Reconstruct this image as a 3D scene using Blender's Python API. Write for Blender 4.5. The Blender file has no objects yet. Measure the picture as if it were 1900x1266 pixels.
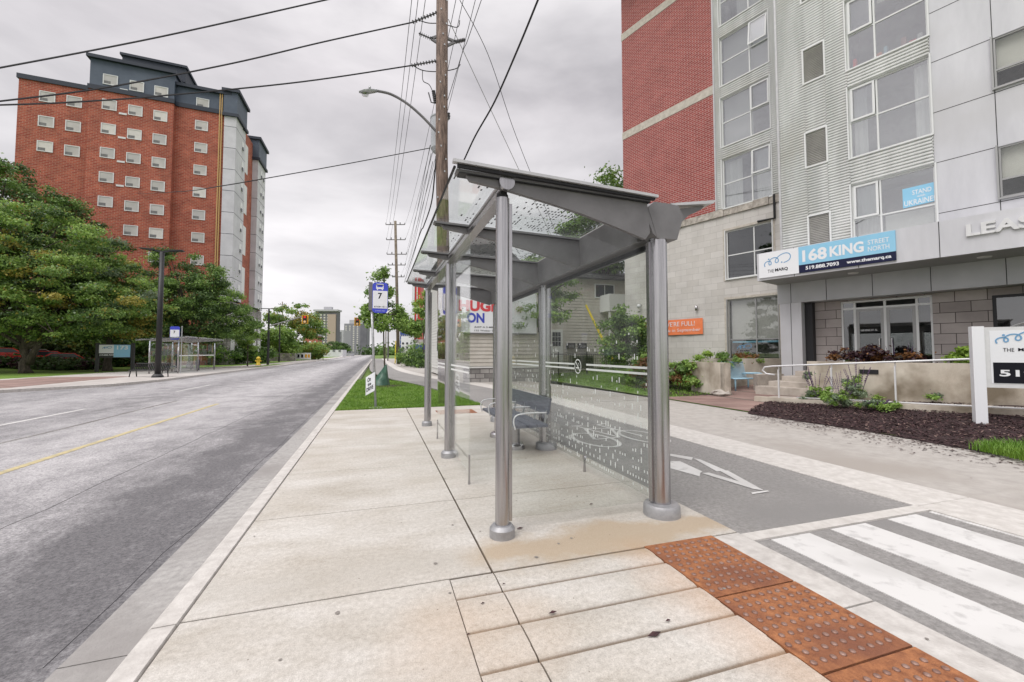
import bpy, bmesh, math, random
import numpy as np
from mathutils import Vector, Matrix
R=math.radians
sc=bpy.context.scene
# ---------------------------------------------------------------- camera / world / sun
F=783.; PITCH=R(2.5); CY=655-F*math.tan(PITCH); YAW=R(17.7); H=1.55
cam=bpy.data.cameras.new('camera'); co=bpy.data.objects.new('camera',cam); sc.collection.objects.link(co)
co.location=(0,0,H); co.rotation_euler=(R(90)+PITCH,0,-YAW)
cam.sensor_width=36; cam.lens=36*F/1900; cam.shift_y=(CY-633)/1900; cam.clip_start=.05; cam.clip_end=3000
sc.camera=co
sc.view_settings.view_transform='Standard'; sc.view_settings.look='None'; sc.view_settings.exposure=0.22; sc.view_settings.gamma=1
SUN_EL=R(50); SUN_AZ=R(236)
w=bpy.data.worlds.new('World'); sc.world=w; w.use_nodes=True
nt=w.node_tree; nt.nodes.clear(); N=nt.nodes.new; K=nt.links.new
out=N('ShaderNodeOutputWorld'); bg=N('ShaderNodeBackground'); K(bg.outputs[0],out.inputs[0])
sky=N('ShaderNodeTexSky'); sky.sky_type='NISHITA'; sky.sun_disc=False; sky.sun_elevation=SUN_EL; sky.sun_rotation=SUN_AZ
sm=N('ShaderNodeMix'); sm.data_type='RGBA'; sm.blend_type='MULTIPLY'; sm.inputs[0].default_value=1; K(sky.outputs[0],sm.inputs[6]); sm.inputs[7].default_value=(.10,.10,.10,1)
tc=N('ShaderNodeTexCoord'); sep=N('ShaderNodeSeparateXYZ'); K(tc.outputs['Generated'],sep.inputs[0])
mp=N('ShaderNodeMapping'); mp.inputs['Scale'].default_value=(1,1,2.6); K(tc.outputs['Generated'],mp.inputs[0])
n1=N('ShaderNodeTexNoise'); n1.inputs['Scale'].default_value=2.1; n1.inputs['Detail'].default_value=6; n1.inputs['Roughness'].default_value=.52; n1.inputs['Distortion'].default_value=.25; K(mp.outputs[0],n1.inputs[0])
cr=N('ShaderNodeValToRGB'); K(n1.outputs[0],cr.inputs[0])
e=cr.color_ramp.elements; e[0].position=.34; e[0].color=(.60,.582,.602,1); e[1].position=.68; e[1].color=(1.06,1.025,1.04,1)
# overcast luminance gradient: brighter towards zenith, bright low band
gr=N('ShaderNodeValToRGB'); K(sep.outputs[2],gr.inputs[0]); g=gr.color_ramp.elements
g[0].position=0.; g[0].color=(1.05,1.05,1.05,1); g[1].position=.9; g[1].color=(2.5,2.5,2.5,1)
a=g.new(.3); a.color=(.86,.86,.86,1); a=g.new(.52); a.color=(.72,.71,.72,1); a=g.new(.66); a.color=(.9,.9,.9,1)
m2=N('ShaderNodeMix'); m2.data_type='RGBA'; m2.blend_type='MULTIPLY'; m2.inputs[0].default_value=1; K(cr.outputs[0],m2.inputs[6]); K(gr.outputs[0],m2.inputs[7])
m3=N('ShaderNodeMix'); m3.data_type='RGBA'; m3.inputs[0].default_value=.94; K(sm.outputs[2],m3.inputs[6]); K(m2.outputs[2],m3.inputs[7])
K(m3.outputs[2],bg.inputs[0]); bg.inputs[1].default_value=1.0
sl=bpy.data.lights.new('sun','SUN'); sl.energy=1.5; sl.angle=R(40); sl.color=(1,.97,.93)
so=bpy.data.objects.new('sun',sl); sc.collection.objects.link(so); so.location=(0,0,60)
# sun direction consistent with the sky's azimuth (rotation measured clockwise from +Y)
sd=Vector((math.sin(SUN_AZ)*math.cos(SUN_EL),math.cos(SUN_AZ)*math.cos(SUN_EL),math.sin(SUN_EL)))
so.rotation_euler=sd.to_track_quat('Z','Y').to_euler()
# ---------------------------------------------------------------- survey helpers
def ray(x,y):
    u=(x-950)/F; v=(CY-y)/F
    fy=math.cos(PITCH)-v*math.sin(PITCH); fz=math.sin(PITCH)+v*math.cos(PITCH)
    return u*math.cos(YAW)+fy*math.sin(YAW), -u*math.sin(YAW)+fy*math.cos(YAW), fz
def G(x,y,z=0):
    a,b,c=ray(x,y); t=(z-H)/c; return (a*t,b*t)
def D(x,y,Y):
    a,b,c=ray(x,y); t=Y/b; return (a*t,Y,H+c*t)
def Zf(x,y,d):
    a,b,c=ray(x,y); t=d/(a*math.sin(YAW)+b*math.cos(YAW)); return (a*t,b*t,H+c*t)
TH=math.atan2(-.9505,.3107)      # local frame of the right-hand building: x along the front, y into it
NX,NY=.9505,.3107; UX,UY=.3107,-.9505
def Fr(x,y,n):
    a,b,c=ray(x,y); t=n/(a*NX+b*NY); return t*(a*UX+b*UY), H+c*t
def toL(X,Y): return X*UX+Y*UY, X*NX+Y*NY
def smooth(t): t=max(0.,min(1.,t)); return t*t*(3-2*t)
def zr(X,Y):  # terrain east of the footpath
    return .62*smooth((X-8.6)/9.) if X<17.6 else .62
def zl(X,Y):  # terrain west of the far pavement
    return 1.3*smooth((-27-X)/16.)
# ---------------------------------------------------------------- mesh builder
OFF={}
class MB:
    def __init__(s): s.v=[]; s.f=[]; s.m=[]; s.mi=0
    def add(s,vs,fs):
        b=len(s.v); s.v+= [tuple(q) for q in vs]; s.f+=[tuple(i+b for i in q) for q in fs]; s.m+=[s.mi]*len(fs); return s
    def box(s,x0,y0,z0,x1,y1,z1):
        return s.add([(x0,y0,z0),(x1,y0,z0),(x1,y1,z0),(x0,y1,z0),(x0,y0,z1),(x1,y0,z1),(x1,y1,z1),(x0,y1,z1)],
          [(0,3,2,1),(4,5,6,7),(0,1,5,4),(1,2,6,5),(2,3,7,6),(3,0,4,7)])
    def bbox(s,x0,y0,z0,x1,y1,z1,b=.02): # box with bevelled top
        return s.add([(x0,y0,z0),(x1,y0,z0),(x1,y1,z0),(x0,y1,z0),(x0,y0,z1-b),(x1,y0,z1-b),(x1,y1,z1-b),(x0,y1,z1-b),
          (x0+b,y0+b,z1),(x1-b,y0+b,z1),(x1-b,y1-b,z1),(x0+b,y1-b,z1)],
          [(0,3,2,1),(0,1,5,4),(1,2,6,5),(2,3,7,6),(3,0,4,7),(4,5,9,8),(5,6,10,9),(6,7,11,10),(7,4,8,11),(8,9,10,11)])
    def bar(s,p,q,w,h,up=(0,0,1)):  # rectangular bar between two points
        p=Vector(p);q=Vector(q);d=(q-p).normalized();u=Vector(up)
        if abs(d.dot(u))>.99:u=Vector((0,1,0))
        r=d.cross(u).normalized();u=r.cross(d).normalized();r*=w/2;u*=h/2
        return s.add([p-r-u,p+r-u,p+r+u,p-r+u,q-r-u,q+r-u,q+r+u,q-r+u],[(0,1,2,3),(7,6,5,4),(0,4,5,1),(1,5,6,2),(2,6,7,3),(3,7,4,0)])
    def cyl(s,p,q,r0,r1=None,n=16,caps=True):
        r1=r0 if r1 is None else r1; p=Vector(p);q=Vector(q);d=(q-p)
        if d.length<1e-6:return s
        d.normalize();u=Vector((0,0,1)) if abs(d.z)<.95 else Vector((1,0,0));a=d.cross(u).normalized();b=a.cross(d)
        vs=[p+(a*math.cos(2*math.pi*i/n)+b*math.sin(2*math.pi*i/n))*r0 for i in range(n)]+[q+(a*math.cos(2*math.pi*i/n)+b*math.sin(2*math.pi*i/n))*r1 for i in range(n)]
        fs=[(i,i+n,(i+1)%n+n,(i+1)%n) for i in range(n)]
        if caps: fs+=[tuple(range(n)),tuple(range(2*n-1,n-1,-1))]
        return s.add(vs,fs)
    def tube(s,pts,r,n=8):
        pts=[Vector(p) for p in pts]; rs=r if isinstance(r,(list,tuple)) else [r]*len(pts); vs=[];fs=[];a=None
        for i,p in enumerate(pts):
            d=(pts[min(i+1,len(pts)-1)]-pts[max(i-1,0)]).normalized()
            if a is None: a=d.cross(Vector((0,0,1)) if abs(d.z)<.9 else Vector((1,0,0))).normalized()
            else: a=(a-d*a.dot(d)).normalized()
            b=d.cross(a); vs+=[p+(a*math.cos(2*math.pi*k/n)+b*math.sin(2*math.pi*k/n))*rs[i] for k in range(n)]
        for i in range(len(pts)-1):
            for k in range(n): fs.append((i*n+k,i*n+(k+1)%n,(i+1)*n+(k+1)%n,(i+1)*n+k))
        fs+=[tuple(range(n-1,-1,-1)),tuple(range((len(pts)-1)*n,len(pts)*n))]
        return s.add(vs,fs)
    def lathe(s,c,prof,n=20): # prof: (r,z)
        vs=[];fs=[]
        for r,z in prof: vs+=[(c[0]+r*math.cos(2*math.pi*k/n),c[1]+r*math.sin(2*math.pi*k/n),c[2]+z) for k in range(n)]
        for i in range(len(prof)-1):
            for k in range(n): fs.append((i*n+k,i*n+(k+1)%n,(i+1)*n+(k+1)%n,(i+1)*n+k))
        fs+=[tuple(range(n-1,-1,-1)),tuple(range((len(prof)-1)*n,len(prof)*n))]
        return s.add(vs,fs)
    def prism(s,poly,o,ux,uy,ext): # polygon in plane (o,ux,uy) extruded by vector ext
        o=Vector(o);ux=Vector(ux);uy=Vector(uy);ext=Vector(ext);n=len(poly)
        vs=[o+ux*a+uy*b for a,b in poly];vs+=[q+ext for q in vs]
        return s.add(vs,[tuple(range(n-1,-1,-1)),tuple(range(n,2*n))]+[(i,(i+1)%n,(i+1)%n+n,i+n) for i in range(n)])
    def slab(s,poly,z0,z1): return s.prism(poly,(0,0,z0),(1,0,0),(0,1,0),(0,0,z1-z0))
    def quad(s,a,b,c,d): return s.add([a,b,c,d],[(0,1,2,3)])
    def build(s,name,mats,parent=None,smoothf=False):
        me=bpy.data.meshes.new(name); off=OFF.get(parent.name,(0,0,0)) if parent else (0,0,0)
        vs=[(x-off[0],y-off[1],z-off[2]) for x,y,z in s.v]
        me.from_pydata(vs,[],s.f)
        if not isinstance(mats,(list,tuple)): mats=[mats]
        for m in mats: me.materials.append(m)
        if len(mats)>1: me.polygons.foreach_set('material_index',s.m)
        if smoothf: me.polygons.foreach_set('use_smooth',[True]*len(s.f))
        me.update(); o=bpy.data.objects.new(name,me); sc.collection.objects.link(o)
        if smoothf=='auto':
            bm=bmesh.new();bm.from_mesh(me)
            for ed in bm.edges:
                if len(ed.link_faces)==2 and ed.calc_face_angle(0)>.6: ed.smooth=False
            bm.to_mesh(me);bm.free()
        if parent:
            o.parent=parent
            if parent.type=='MESH': OFF[o.name]=off
            else: OFF[o.name]=off
        return o
def tag(o,label,cat,group=None,kind=None):
    if label:o['label']=label
    if cat:o['category']=cat
    if group:o['group']=group
    if kind:o['kind']=kind
    return o
def thing(name,label,cat,base=(0,0,0),frame=0,group=None):
    o=bpy.data.objects.new(name,None); sc.collection.objects.link(o); o.empty_display_size=.2
    x,y,z=base
    if frame: o.location=(x*UX+y*NX,x*UY+y*NY,z); o.rotation_euler=(0,0,TH)
    else: o.location=base
    OFF[o.name]=tuple(base); return tag(o,label,cat,group)
def single(mb,name,mats,label,cat,group=None,smoothf=False,frame=0,base=None):
    o=mb.build(name,mats,None,smoothf)
    if frame: o.rotation_euler=(0,0,TH)
    return tag(o,label,cat,group)
def structure(mb,name,mats,smoothf=False,frame=0):
    o=mb.build(name,mats,None,smoothf); o['kind']='structure'
    if frame:o.rotation_euler=(0,0,TH)
    return o
def copy_tree(o,parent=None):
    c=o.copy(); sc.collection.objects.link(c); c.parent=parent
    OFF[c.name]=OFF.get(o.name,(0,0,0))
    for ch in o.children: copy_tree(ch,c)
    return c
def np_mesh(name,V,Fq,mi,mats,parent=None,smoothf=False):
    me=bpy.data.meshes.new(name); off=OFF.get(parent.name,(0,0,0)) if parent else (0,0,0)
    V=np.asarray(V,dtype=np.float32)-np.array(off,dtype=np.float32); Fq=np.asarray(Fq,dtype=np.int32); k=Fq.shape[1]
    me.vertices.add(len(V)); me.vertices.foreach_set('co',V.ravel())
    me.loops.add(Fq.size); me.loops.foreach_set('vertex_index',Fq.ravel())
    me.polygons.add(len(Fq)); me.polygons.foreach_set('loop_start',np.arange(0,Fq.size,k,dtype=np.int32)); me.polygons.foreach_set('loop_total',np.full(len(Fq),k,dtype=np.int32))
    for m in mats: me.materials.append(m)
    me.polygons.foreach_set('material_index',np.asarray(mi,dtype=np.int32))
    me.update(calc_edges=True); o=bpy.data.objects.new(name,me); sc.collection.objects.link(o)
    if parent:o.parent=parent
    return o
# text fitted into a w x h box
_tc={}
def text_mesh(t,bold=0.):
    k=(t,bold)
    if k in _tc:return _tc[k]
    c=bpy.data.curves.new('t','FONT'); c.body=t; c.size=1; c.offset=bold; c.extrude=.0; c.resolution_u=3
    o=bpy.data.objects.new('t',c); sc.collection.objects.link(o); bpy.context.view_layer.update()
    me=bpy.data.meshes.new_from_object(o.evaluated_get(bpy.context.evaluated_depsgraph_get()))
    V=[(v.co.x,v.co.y) for v in me.vertices]; Fc=[tuple(p.vertices) for p in me.polygons]
    bpy.data.objects.remove(o); bpy.data.curves.remove(c); bpy.data.meshes.remove(me)
    xs=[q[0] for q in V]; ys=[q[1] for q in V]; x0,x1,y0,y1=min(xs),max(xs),min(ys),max(ys)
    _tc[k]=([((x-x0)/(x1-x0),(y-y0)/(y1-y0)) for x,y in V],Fc); return _tc[k]
def put_text(mb,t,o,ux,uy,w,h,bold=0.,lift=None):
    V,Fc=text_mesh(t,bold); o=Vector(o);ux=Vector(ux);uy=Vector(uy)
    mb.add([o+ux*(a*w)+uy*(b*h) for a,b in V],Fc)
LOGO=[(130,665),(122,620),(145,585),(185,575),(215,592),(217,630),(196,642),(186,618),(196,570),(235,533),(285,530),(315,560),(318,600),(295,620),(276,600),(290,550),(345,500),(410,478),(460,492),(484,540),(470,595),(430,625),(390,635)]
def put_logo(mb,o,ux,uy,w,h,wd):
    o=Vector(o);ux=Vector(ux);uy=Vector(uy)
    def mpt(p):return ((p[0]-122)/362.,(665-p[1])/187.)
    P=[mpt(p) for p in LOGO]; Q=[]
    for i in range(len(P)-1):
        p0=P[max(i-1,0)];p1=P[i];p2=P[i+1];p3=P[min(i+2,len(P)-1)]
        for k in range(4):
            t=k/4.
            Q.append(tuple(.5*((2*p1[j])+(-p0[j]+p2[j])*t+(2*p0[j]-5*p1[j]+4*p2[j]-p3[j])*t*t+(-p0[j]+3*p1[j]-3*p2[j]+p3[j])*t**3) for j in (0,1)))
    Q.append(P[-1]); L=[];Rr=[]
    for i,q in enumerate(Q):
        a=Q[max(i-1,0)];b=Q[min(i+1,len(Q)-1)];dx=(b[0]-a[0])*w;dy=(b[1]-a[1])*h;l=math.hypot(dx,dy) or 1
        nx,ny=-dy/l*wd/2,dx/l*wd/2
        L.append(o+ux*(q[0]*w+nx)+uy*(q[1]*h+ny));Rr.append(o+ux*(q[0]*w-nx)+uy*(q[1]*h-ny))
    n=len(Q); mb.add(L+Rr,[(i,n+i,n+i+1,i+1) for i in range(n-1)])
    for c in ((185,540),(365,625)):
        c=mpt(c); mb.add([o+ux*(c[0]*w+wd*.9*math.cos(t*math.pi/5))+uy*(c[1]*h+wd*.9*math.sin(t*math.pi/5)) for t in range(10)],[tuple(range(10))])
# ---------------------------------------------------------------- materials
def base_mat(name):
    m=bpy.data.materials.new(name); m.use_nodes=True; nt=m.node_tree; b=nt.nodes['Principled BSDF']; return m,nt,b
def mat(name,c,c2=None,scale=3.,rough=.7,metal=0.,bump=0.,bscale=None,detail=5,spec=.5,lo=.35,hi=.65,stretch=(1,1,1),c3=None,s3=.6):
    m,nt,b=base_mat(name); b.inputs['Roughness'].default_value=rough; b.inputs['Metallic'].default_value=metal; b.inputs['Specular IOR Level'].default_value=spec
    b.inputs['Base Color'].default_value=(*c,1)
    if c2 or bump:
        tc=nt.nodes.new('ShaderNodeTexCoord'); mp=nt.nodes.new('ShaderNodeMapping'); mp.inputs['Scale'].default_value=stretch; nt.links.new(tc.outputs['Object'],mp.inputs[0])
    if c2:
        n=nt.nodes.new('ShaderNodeTexNoise'); n.inputs['Scale'].default_value=scale; n.inputs['Detail'].default_value=detail; n.inputs['Roughness'].default_value=.62; nt.links.new(mp.outputs[0],n.inputs[0])
        r=nt.nodes.new('ShaderNodeValToRGB'); r.color_ramp.elements[0].position=lo; r.color_ramp.elements[1].position=hi
        r.color_ramp.elements[0].color=(*c,1); r.color_ramp.elements[1].color=(*c2,1); nt.links.new(n.outputs[0],r.inputs[0]); last=r.outputs[0]
        if c3:
            n3=nt.nodes.new('ShaderNodeTexNoise'); n3.inputs['Scale'].default_value=s3; n3.inputs['Detail'].default_value=4; nt.links.new(tc.outputs['Object'],n3.inputs[0])
            r3=nt.nodes.new('ShaderNodeValToRGB'); r3.color_ramp.elements[0].position=.48; r3.color_ramp.elements[1].position=.66; nt.links.new(n3.outputs[0],r3.inputs[0])
            mx=nt.nodes.new('ShaderNodeMix'); mx.data_type='RGBA'; nt.links.new(r3.outputs[0],mx.inputs[0]); nt.links.new(last,mx.inputs[6]); mx.inputs[7].default_value=(*c3,1); last=mx.outputs[2]
        nt.links.new(last,b.inputs['Base Color'])
    if bump:
        n2=nt.nodes.new('ShaderNodeTexNoise'); n2.inputs['Scale'].default_value=bscale or scale*4; n2.inputs['Detail'].default_value=6; nt.links.new(mp.outputs[0],n2.inputs[0])
        bp=nt.nodes.new('ShaderNodeBump'); bp.inputs['Strength'].default_value=bump; bp.inputs['Distance'].default_value=.02; nt.links.new(n2.outputs[0],bp.inputs['Height']); nt.links.new(bp.outputs[0],b.inputs['Normal'])
    return m
def brick_mat(name,c1,c2,mortar,bw,bh,ms,offset=.5,wear=.0,rough=.85,bump=.3,stain=(.1,.1,.1)):
    m,nt,b=base_mat(name); L=nt.links.new; b.inputs['Roughness'].default_value=rough
    tc=nt.nodes.new('ShaderNodeTexCoord'); sp=nt.nodes.new('ShaderNodeSeparateXYZ'); L(tc.outputs['Object'],sp.inputs[0])
    ad=nt.nodes.new('ShaderNodeMath'); L(sp.outputs[0],ad.inputs[0]); L(sp.outputs[1],ad.inputs[1])
    cb=nt.nodes.new('ShaderNodeCombineXYZ'); L(ad.outputs[0],cb.inputs[0]); L(sp.outputs[2],cb.inputs[1])
    t=nt.nodes.new('ShaderNodeTexBrick'); L(cb.outputs[0],t.inputs[0]); t.inputs['Scale'].default_value=1; t.inputs['Brick Width'].default_value=bw; t.inputs['Row Height'].default_value=bh
    t.inputs['Mortar Size'].default_value=ms; t.offset=offset; t.inputs['Bias'].default_value=0; t.inputs['Mortar Smooth'].default_value=.1
    t.inputs['Color1'].default_value=(*c1,1); t.inputs['Color2'].default_value=(*c2,1); t.inputs['Mortar'].default_value=(*mortar,1)
    n=nt.nodes.new('ShaderNodeTexNoise'); n.inputs['Scale'].default_value=.7; n.inputs['Detail'].default_value=7; n.inputs['Roughness'].default_value=.65; L(tc.outputs['Object'],n.inputs[0])
    r=nt.nodes.new('ShaderNodeValToRGB'); r.color_ramp.elements[0].position=.38; r.color_ramp.elements[0].color=(1-wear,)*3+(1,); r.color_ramp.elements[1].position=.66; r.color_ramp.elements[1].color=(1+wear*.4,)*3+(1,); L(n.outputs[0],r.inputs[0])
    mx=nt.nodes.new('ShaderNodeMix'); mx.data_type='RGBA'; mx.blend_type='MULTIPLY'; mx.inputs[0].default_value=1; L(t.outputs[0],mx.inputs[6]); L(r.outputs[0],mx.inputs[7]); L(mx.outputs[2],b.inputs['Base Color'])
    bp=nt.nodes.new('ShaderNodeBump'); bp.inputs['Strength'].default_value=bump; bp.inputs['Distance'].default_value=.006; bp.invert=True; L(t.outputs['Fac'],bp.inputs['Height']); L(bp.outputs[0],b.inputs['Normal'])
    return m
def glass_mat(name,tint=(.93,.97,.95),extra=0.,gl=1.):
    m=bpy.data.materials.new(name); m.use_nodes=True; nt=m.node_tree; nt.nodes.clear(); L=nt.links.new
    o=nt.nodes.new('ShaderNodeOutputMaterial'); mx=nt.nodes.new('ShaderNodeMixShader'); tr=nt.nodes.new('ShaderNodeBsdfTransparent'); tr.inputs[0].default_value=(*tint,1)
    g=nt.nodes.new('ShaderNodeBsdfGlossy'); g.inputs['Roughness'].default_value=.012; g.inputs[0].default_value=(gl,gl,gl,1)
    ge=nt.nodes.new('ShaderNodeNewGeometry'); mi=nt.nodes.new('ShaderNodeMix'); mi.inputs[2].default_value=1.5; mi.inputs[3].default_value=1/1.5; L(ge.outputs['Backfacing'],mi.inputs[0])
    fr=nt.nodes.new('ShaderNodeFresnel'); L(mi.outputs[0],fr.inputs[0]); ad=nt.nodes.new('ShaderNodeMath'); ad.use_clamp=True; ad.inputs[1].default_value=extra; L(fr.outputs[0],ad.inputs[0])
    L(ad.outputs[0],mx.inputs[0]); L(tr.outputs[0],mx.inputs[1]); L(g.outputs[0],mx.inputs[2]); L(mx.outputs[0],o.inputs[0]); return m
def leaf_mat(name,c,c2):
    m=bpy.data.materials.new(name); m.use_nodes=True; nt=m.node_tree; nt.nodes.clear(); L=nt.links.new
    o=nt.nodes.new('ShaderNodeOutputMaterial'); mx=nt.nodes.new('ShaderNodeMixShader'); mx.inputs[0].default_value=.3
    d=nt.nodes.new('ShaderNodeBsdfPrincipled'); d.inputs['Roughness'].default_value=.5; d.inputs['Specular IOR Level'].default_value=.45; t=nt.nodes.new('ShaderNodeBsdfTranslucent')
    tc=nt.nodes.new('ShaderNodeTexCoord'); n=nt.nodes.new('ShaderNodeTexNoise'); n.inputs['Scale'].default_value=1.1; n.inputs['Detail'].default_value=8; n.inputs['Roughness'].default_value=.75; L(tc.outputs['Object'],n.inputs[0])
    r=nt.nodes.new('ShaderNodeValToRGB'); r.color_ramp.elements[0].position=.36; r.color_ramp.elements[0].color=(*c,1); r.color_ramp.elements[1].position=.64; r.color_ramp.elements[1].color=(*c2,1)
    L(n.outputs[0],r.inputs[0]); L(r.outputs[0],d.inputs['Base Color']); L(r.outputs[0],t.inputs[0]); L(d.outputs[0],mx.inputs[1]); L(t.outputs[0],mx.inputs[2]); L(mx.outputs[0],o.inputs[0]); return m
M={}
M['asphalt']=mat('asphalt',(.06,.057,.065),(.23,.225,.235),scale=1.0,rough=.8,bump=.5,bscale=90,detail=12,lo=.33,hi=.6,stretch=(1.,.35,1))
M['track']=mat('track_asphalt',(.18,.172,.165),(.33,.317,.305),scale=30,rough=.85,bump=.5,bscale=90,detail=12,lo=.28,hi=.72,c3=(.22,.212,.205),s3=.5)
M['kerb']=mat('kerb_concrete',(.42,.395,.37),(.56,.535,.505),scale=9,rough=.85,bump=.25,bscale=60,detail=9)
M['gutter']=mat('gutter_concrete',(.27,.26,.25),(.39,.375,.36),scale=16,rough=.85,bump=.3,bscale=60,detail=12,c3=(.25,.235,.225),s3=.8)
M['strip']=mat('strip_concrete',(.46,.435,.405),(.58,.555,.525),scale=9,rough=.85,bump=.25,bscale=60,detail=9)
M['path']=mat('path_concrete',(.35,.325,.30),(.435,.41,.38),scale=5,rough=.85,bump=.3,bscale=60,detail=12,c3=(.33,.30,.27),s3=.35)
M['farpath']=mat('far_path_concrete',(.36,.33,.31),(.5,.47,.44),scale=.8,rough=.85,detail=8)
M['pavers']=brick_mat('red_pavers',(.24,.15,.13),(.32,.22,.19),(.16,.12,.10),.22,.11,.006,wear=.25)
M['white_paint']=mat('road_paint_white',(.40,.39,.38),(.60,.59,.575),scale=7,rough=.7,detail=14,lo=.28,hi=.46,c3=(.50,.49,.475),s3=1.3)
M['worn_paint']=mat('worn_paint',(.3,.29,.28),(.78,.77,.74),scale=9,rough=.7,detail=12,lo=.36,hi=.5)
M['yellow_paint']=mat('road_paint_yellow',(.34,.30,.20),(.58,.48,.24),scale=9,rough=.7,detail=10)
M['steel']=mat('satin_steel',(.40,.39,.40),(.50,.49,.50),scale=40,rough=.27,metal=1.0,stretch=(1,1,.05))
M['plate']=mat('grey_painted_plate',(.15,.145,.15),(.20,.195,.20),scale=3,rough=.45,metal=.25,detail=8)
M['collar']=mat('cast_collar',(.30,.30,.31),(.40,.40,.41),scale=12,rough=.5,metal=.5)
M['trim']=mat('pale_aluminium',(.5,.5,.51),(.58,.58,.58),scale=8,rough=.35,metal=.5)
M['darkmetal']=mat('dark_metal',(.022,.022,.025),rough=.5,metal=.3)
M['darkseam']=mat('tar_seam',(.055,.052,.055),rough=.8)
M['gumspot']=mat('gum_spot',(.22,.20,.18),rough=.8)
M['black']=mat('black_paint',(.015,.015,.017),rough=.45)
M['galv']=mat('galvanised_steel',(.36,.37,.38),(.5,.51,.52),scale=14,rough=.45,metal=.6)
M['shglass']=glass_mat('shelter_glass',(.972,.990,.983))
M['clglass']=glass_mat('clear_shelter_glass',(.978,.990,.985),gl=.45)
M['winglass']=glass_mat('window_glass',(.86,.88,.88),.24)
M['officeglass']=glass_mat('office_glass',(.92,.93,.92),.03)
M['shopglass']=glass_mat('dark_window_glass',(.42,.45,.46),.09)
M['frit']=mat('white_frit',(.78,.79,.78),rough=.6)
M['dfrit']=mat('grey_frit',(.09,.095,.095),rough=.6)
M['slat']=mat('blue_grey_slat',(.085,.09,.115),(.14,.15,.18),scale=9,rough=.5,stretch=(6,.5,6),bump=.15,bscale=60)
M['rust']=mat('rusty_iron',(.17,.058,.025),(.44,.18,.072),scale=16,rough=.85,bump=.5,bscale=120,detail=14,lo=.3,hi=.7,c3=(.20,.075,.04),s3=1.9)
M['dome']=mat('worn_dome',(.20,.11,.085),(.33,.21,.17),scale=30,rough=.5,metal=.3)
M['grass']=mat('turf',(.07,.13,.015),(.15,.22,.04),scale=2.5,rough=.9,bump=.6,bscale=60,detail=10)
M['blade1']=leaf_mat('grass_blade',(.10,.22,.02),(.22,.36,.05))
M['soil']=mat('mulch_soil',(.018,.009,.010),(.05,.025,.025),scale=14,rough=.95,bump=1.,bscale=60,detail=10)
M['chip1']=mat('bark_chip_dark',(.022,.010,.012),(.075,.034,.036),scale=30,rough=.9)
M['chip2']=mat('bark_chip_pale',(.15,.09,.075),(.2,.14,.12),scale=30,rough=.9)
M['wood']=mat('weathered_pole_wood',(.075,.052,.043),(.25,.18,.145),scale=5,rough=.9,bump=.7,bscale=22,detail=10,stretch=(3,3,.5))
M['farwood']=mat('pole_wood',(.13,.105,.08),(.24,.20,.15),scale=3,rough=.9)
M['bark']=mat('bark',(.04,.033,.026),(.11,.09,.07),scale=5,rough=.95,bump=.8,bscale=16,stretch=(2,2,.5))
M['brick']=brick_mat('red_brick',(.26,.040,.038),(.35,.072,.065),(.44,.31,.28),.3,.1,.012,wear=.12)
M['brickL']=brick_mat('tower_brick',(.30,.048,.028),(.44,.105,.058),(.42,.24,.17),.5,.2,.022,wear=.25)
M['stone']=brick_mat('pale_block',(.52,.495,.465),(.60,.575,.55),(.35,.33,.31),.62,.3,.005,wear=.12)
M['dstone']=brick_mat('purple_block',(.31,.275,.265),(.42,.38,.365),(.075,.06,.06),.62,.3,.009,wear=.2)
M['band']=mat('limestone_band',(.42,.38,.33),(.56,.52,.46),scale=5,rough=.9,bump=.4,bscale=20)
M['rough_band']=mat('rockface_band',(.28,.25,.22),(.52,.48,.43),scale=6,rough=.95,bump=1.,bscale=9)
M['corr']=mat('corrugated_metal',(.52,.53,.52),(.68,.69,.68),scale=1.3,rough=.5,metal=.1,stretch=(1.6,1.6,.2),detail=9,c3=(.50,.50,.47),s3=.35)
M['panel']=mat('silver_panel',(.50,.50,.53),(.60,.60,.63),scale=.9,rough=.45,metal=.05,detail=10,stretch=(1.5,1.5,.35),c3=(.49,.485,.50),s3=.4)
M['gpanel']=mat('grey_panel',(.38,.385,.40),(.45,.455,.47),scale=.7,rough=.45,metal=.2)
M['soffit']=mat('dark_soffit',(.25,.25,.26),(.30,.30,.31),scale=.7,rough=.5)
M['joint']=mat('shadow_gap',(.03,.03,.03),rough=.9)
M['frame']=mat('window_frame_white',(.68,.69,.69),rough=.4)
M['gframe']=mat('window_frame_grey',(.33,.33,.33),rough=.4,metal=.3)
M['blind']=mat('roller_blind',(.62,.60,.56),(.68,.66,.62),scale=3,rough=.9)
M['louvre2']=mat('wall_ac_unit',(.14,.14,.14),(.2,.2,.2),scale=3)
M['blind2']=mat('tower_blind',(.40,.39,.37),(.58,.56,.53),scale=.35,rough=.6)
M['gblind']=mat('grey_blind',(.46,.45,.44),(.50,.49,.48),scale=2,rough=.9)
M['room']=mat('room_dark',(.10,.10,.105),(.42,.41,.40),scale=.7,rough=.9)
M['curtain']=mat('curtain',(.55,.54,.53),(.75,.74,.72),scale=3,rough=.9,stretch=(3,3,.1))
M['louvre']=mat('louvre_grey',(.36,.35,.335),(.46,.45,.43),scale=2,rough=.7)
M['conc']=mat('stained_concrete',(.42,.365,.30),(.60,.55,.47),scale=1.6,rough=.9,bump=.3,bscale=40,detail=10,stretch=(1,1,.4),c3=(.2,.165,.12),s3=.9)
M['step']=mat('step_concrete',(.34,.30,.26),(.48,.43,.38),scale=3,rough=.9,bump=.3,bscale=40)
M['railpaint']=mat('rail_paint',(.62,.62,.63),(.70,.70,.71),scale=5,rough=.35,metal=.1)
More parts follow.
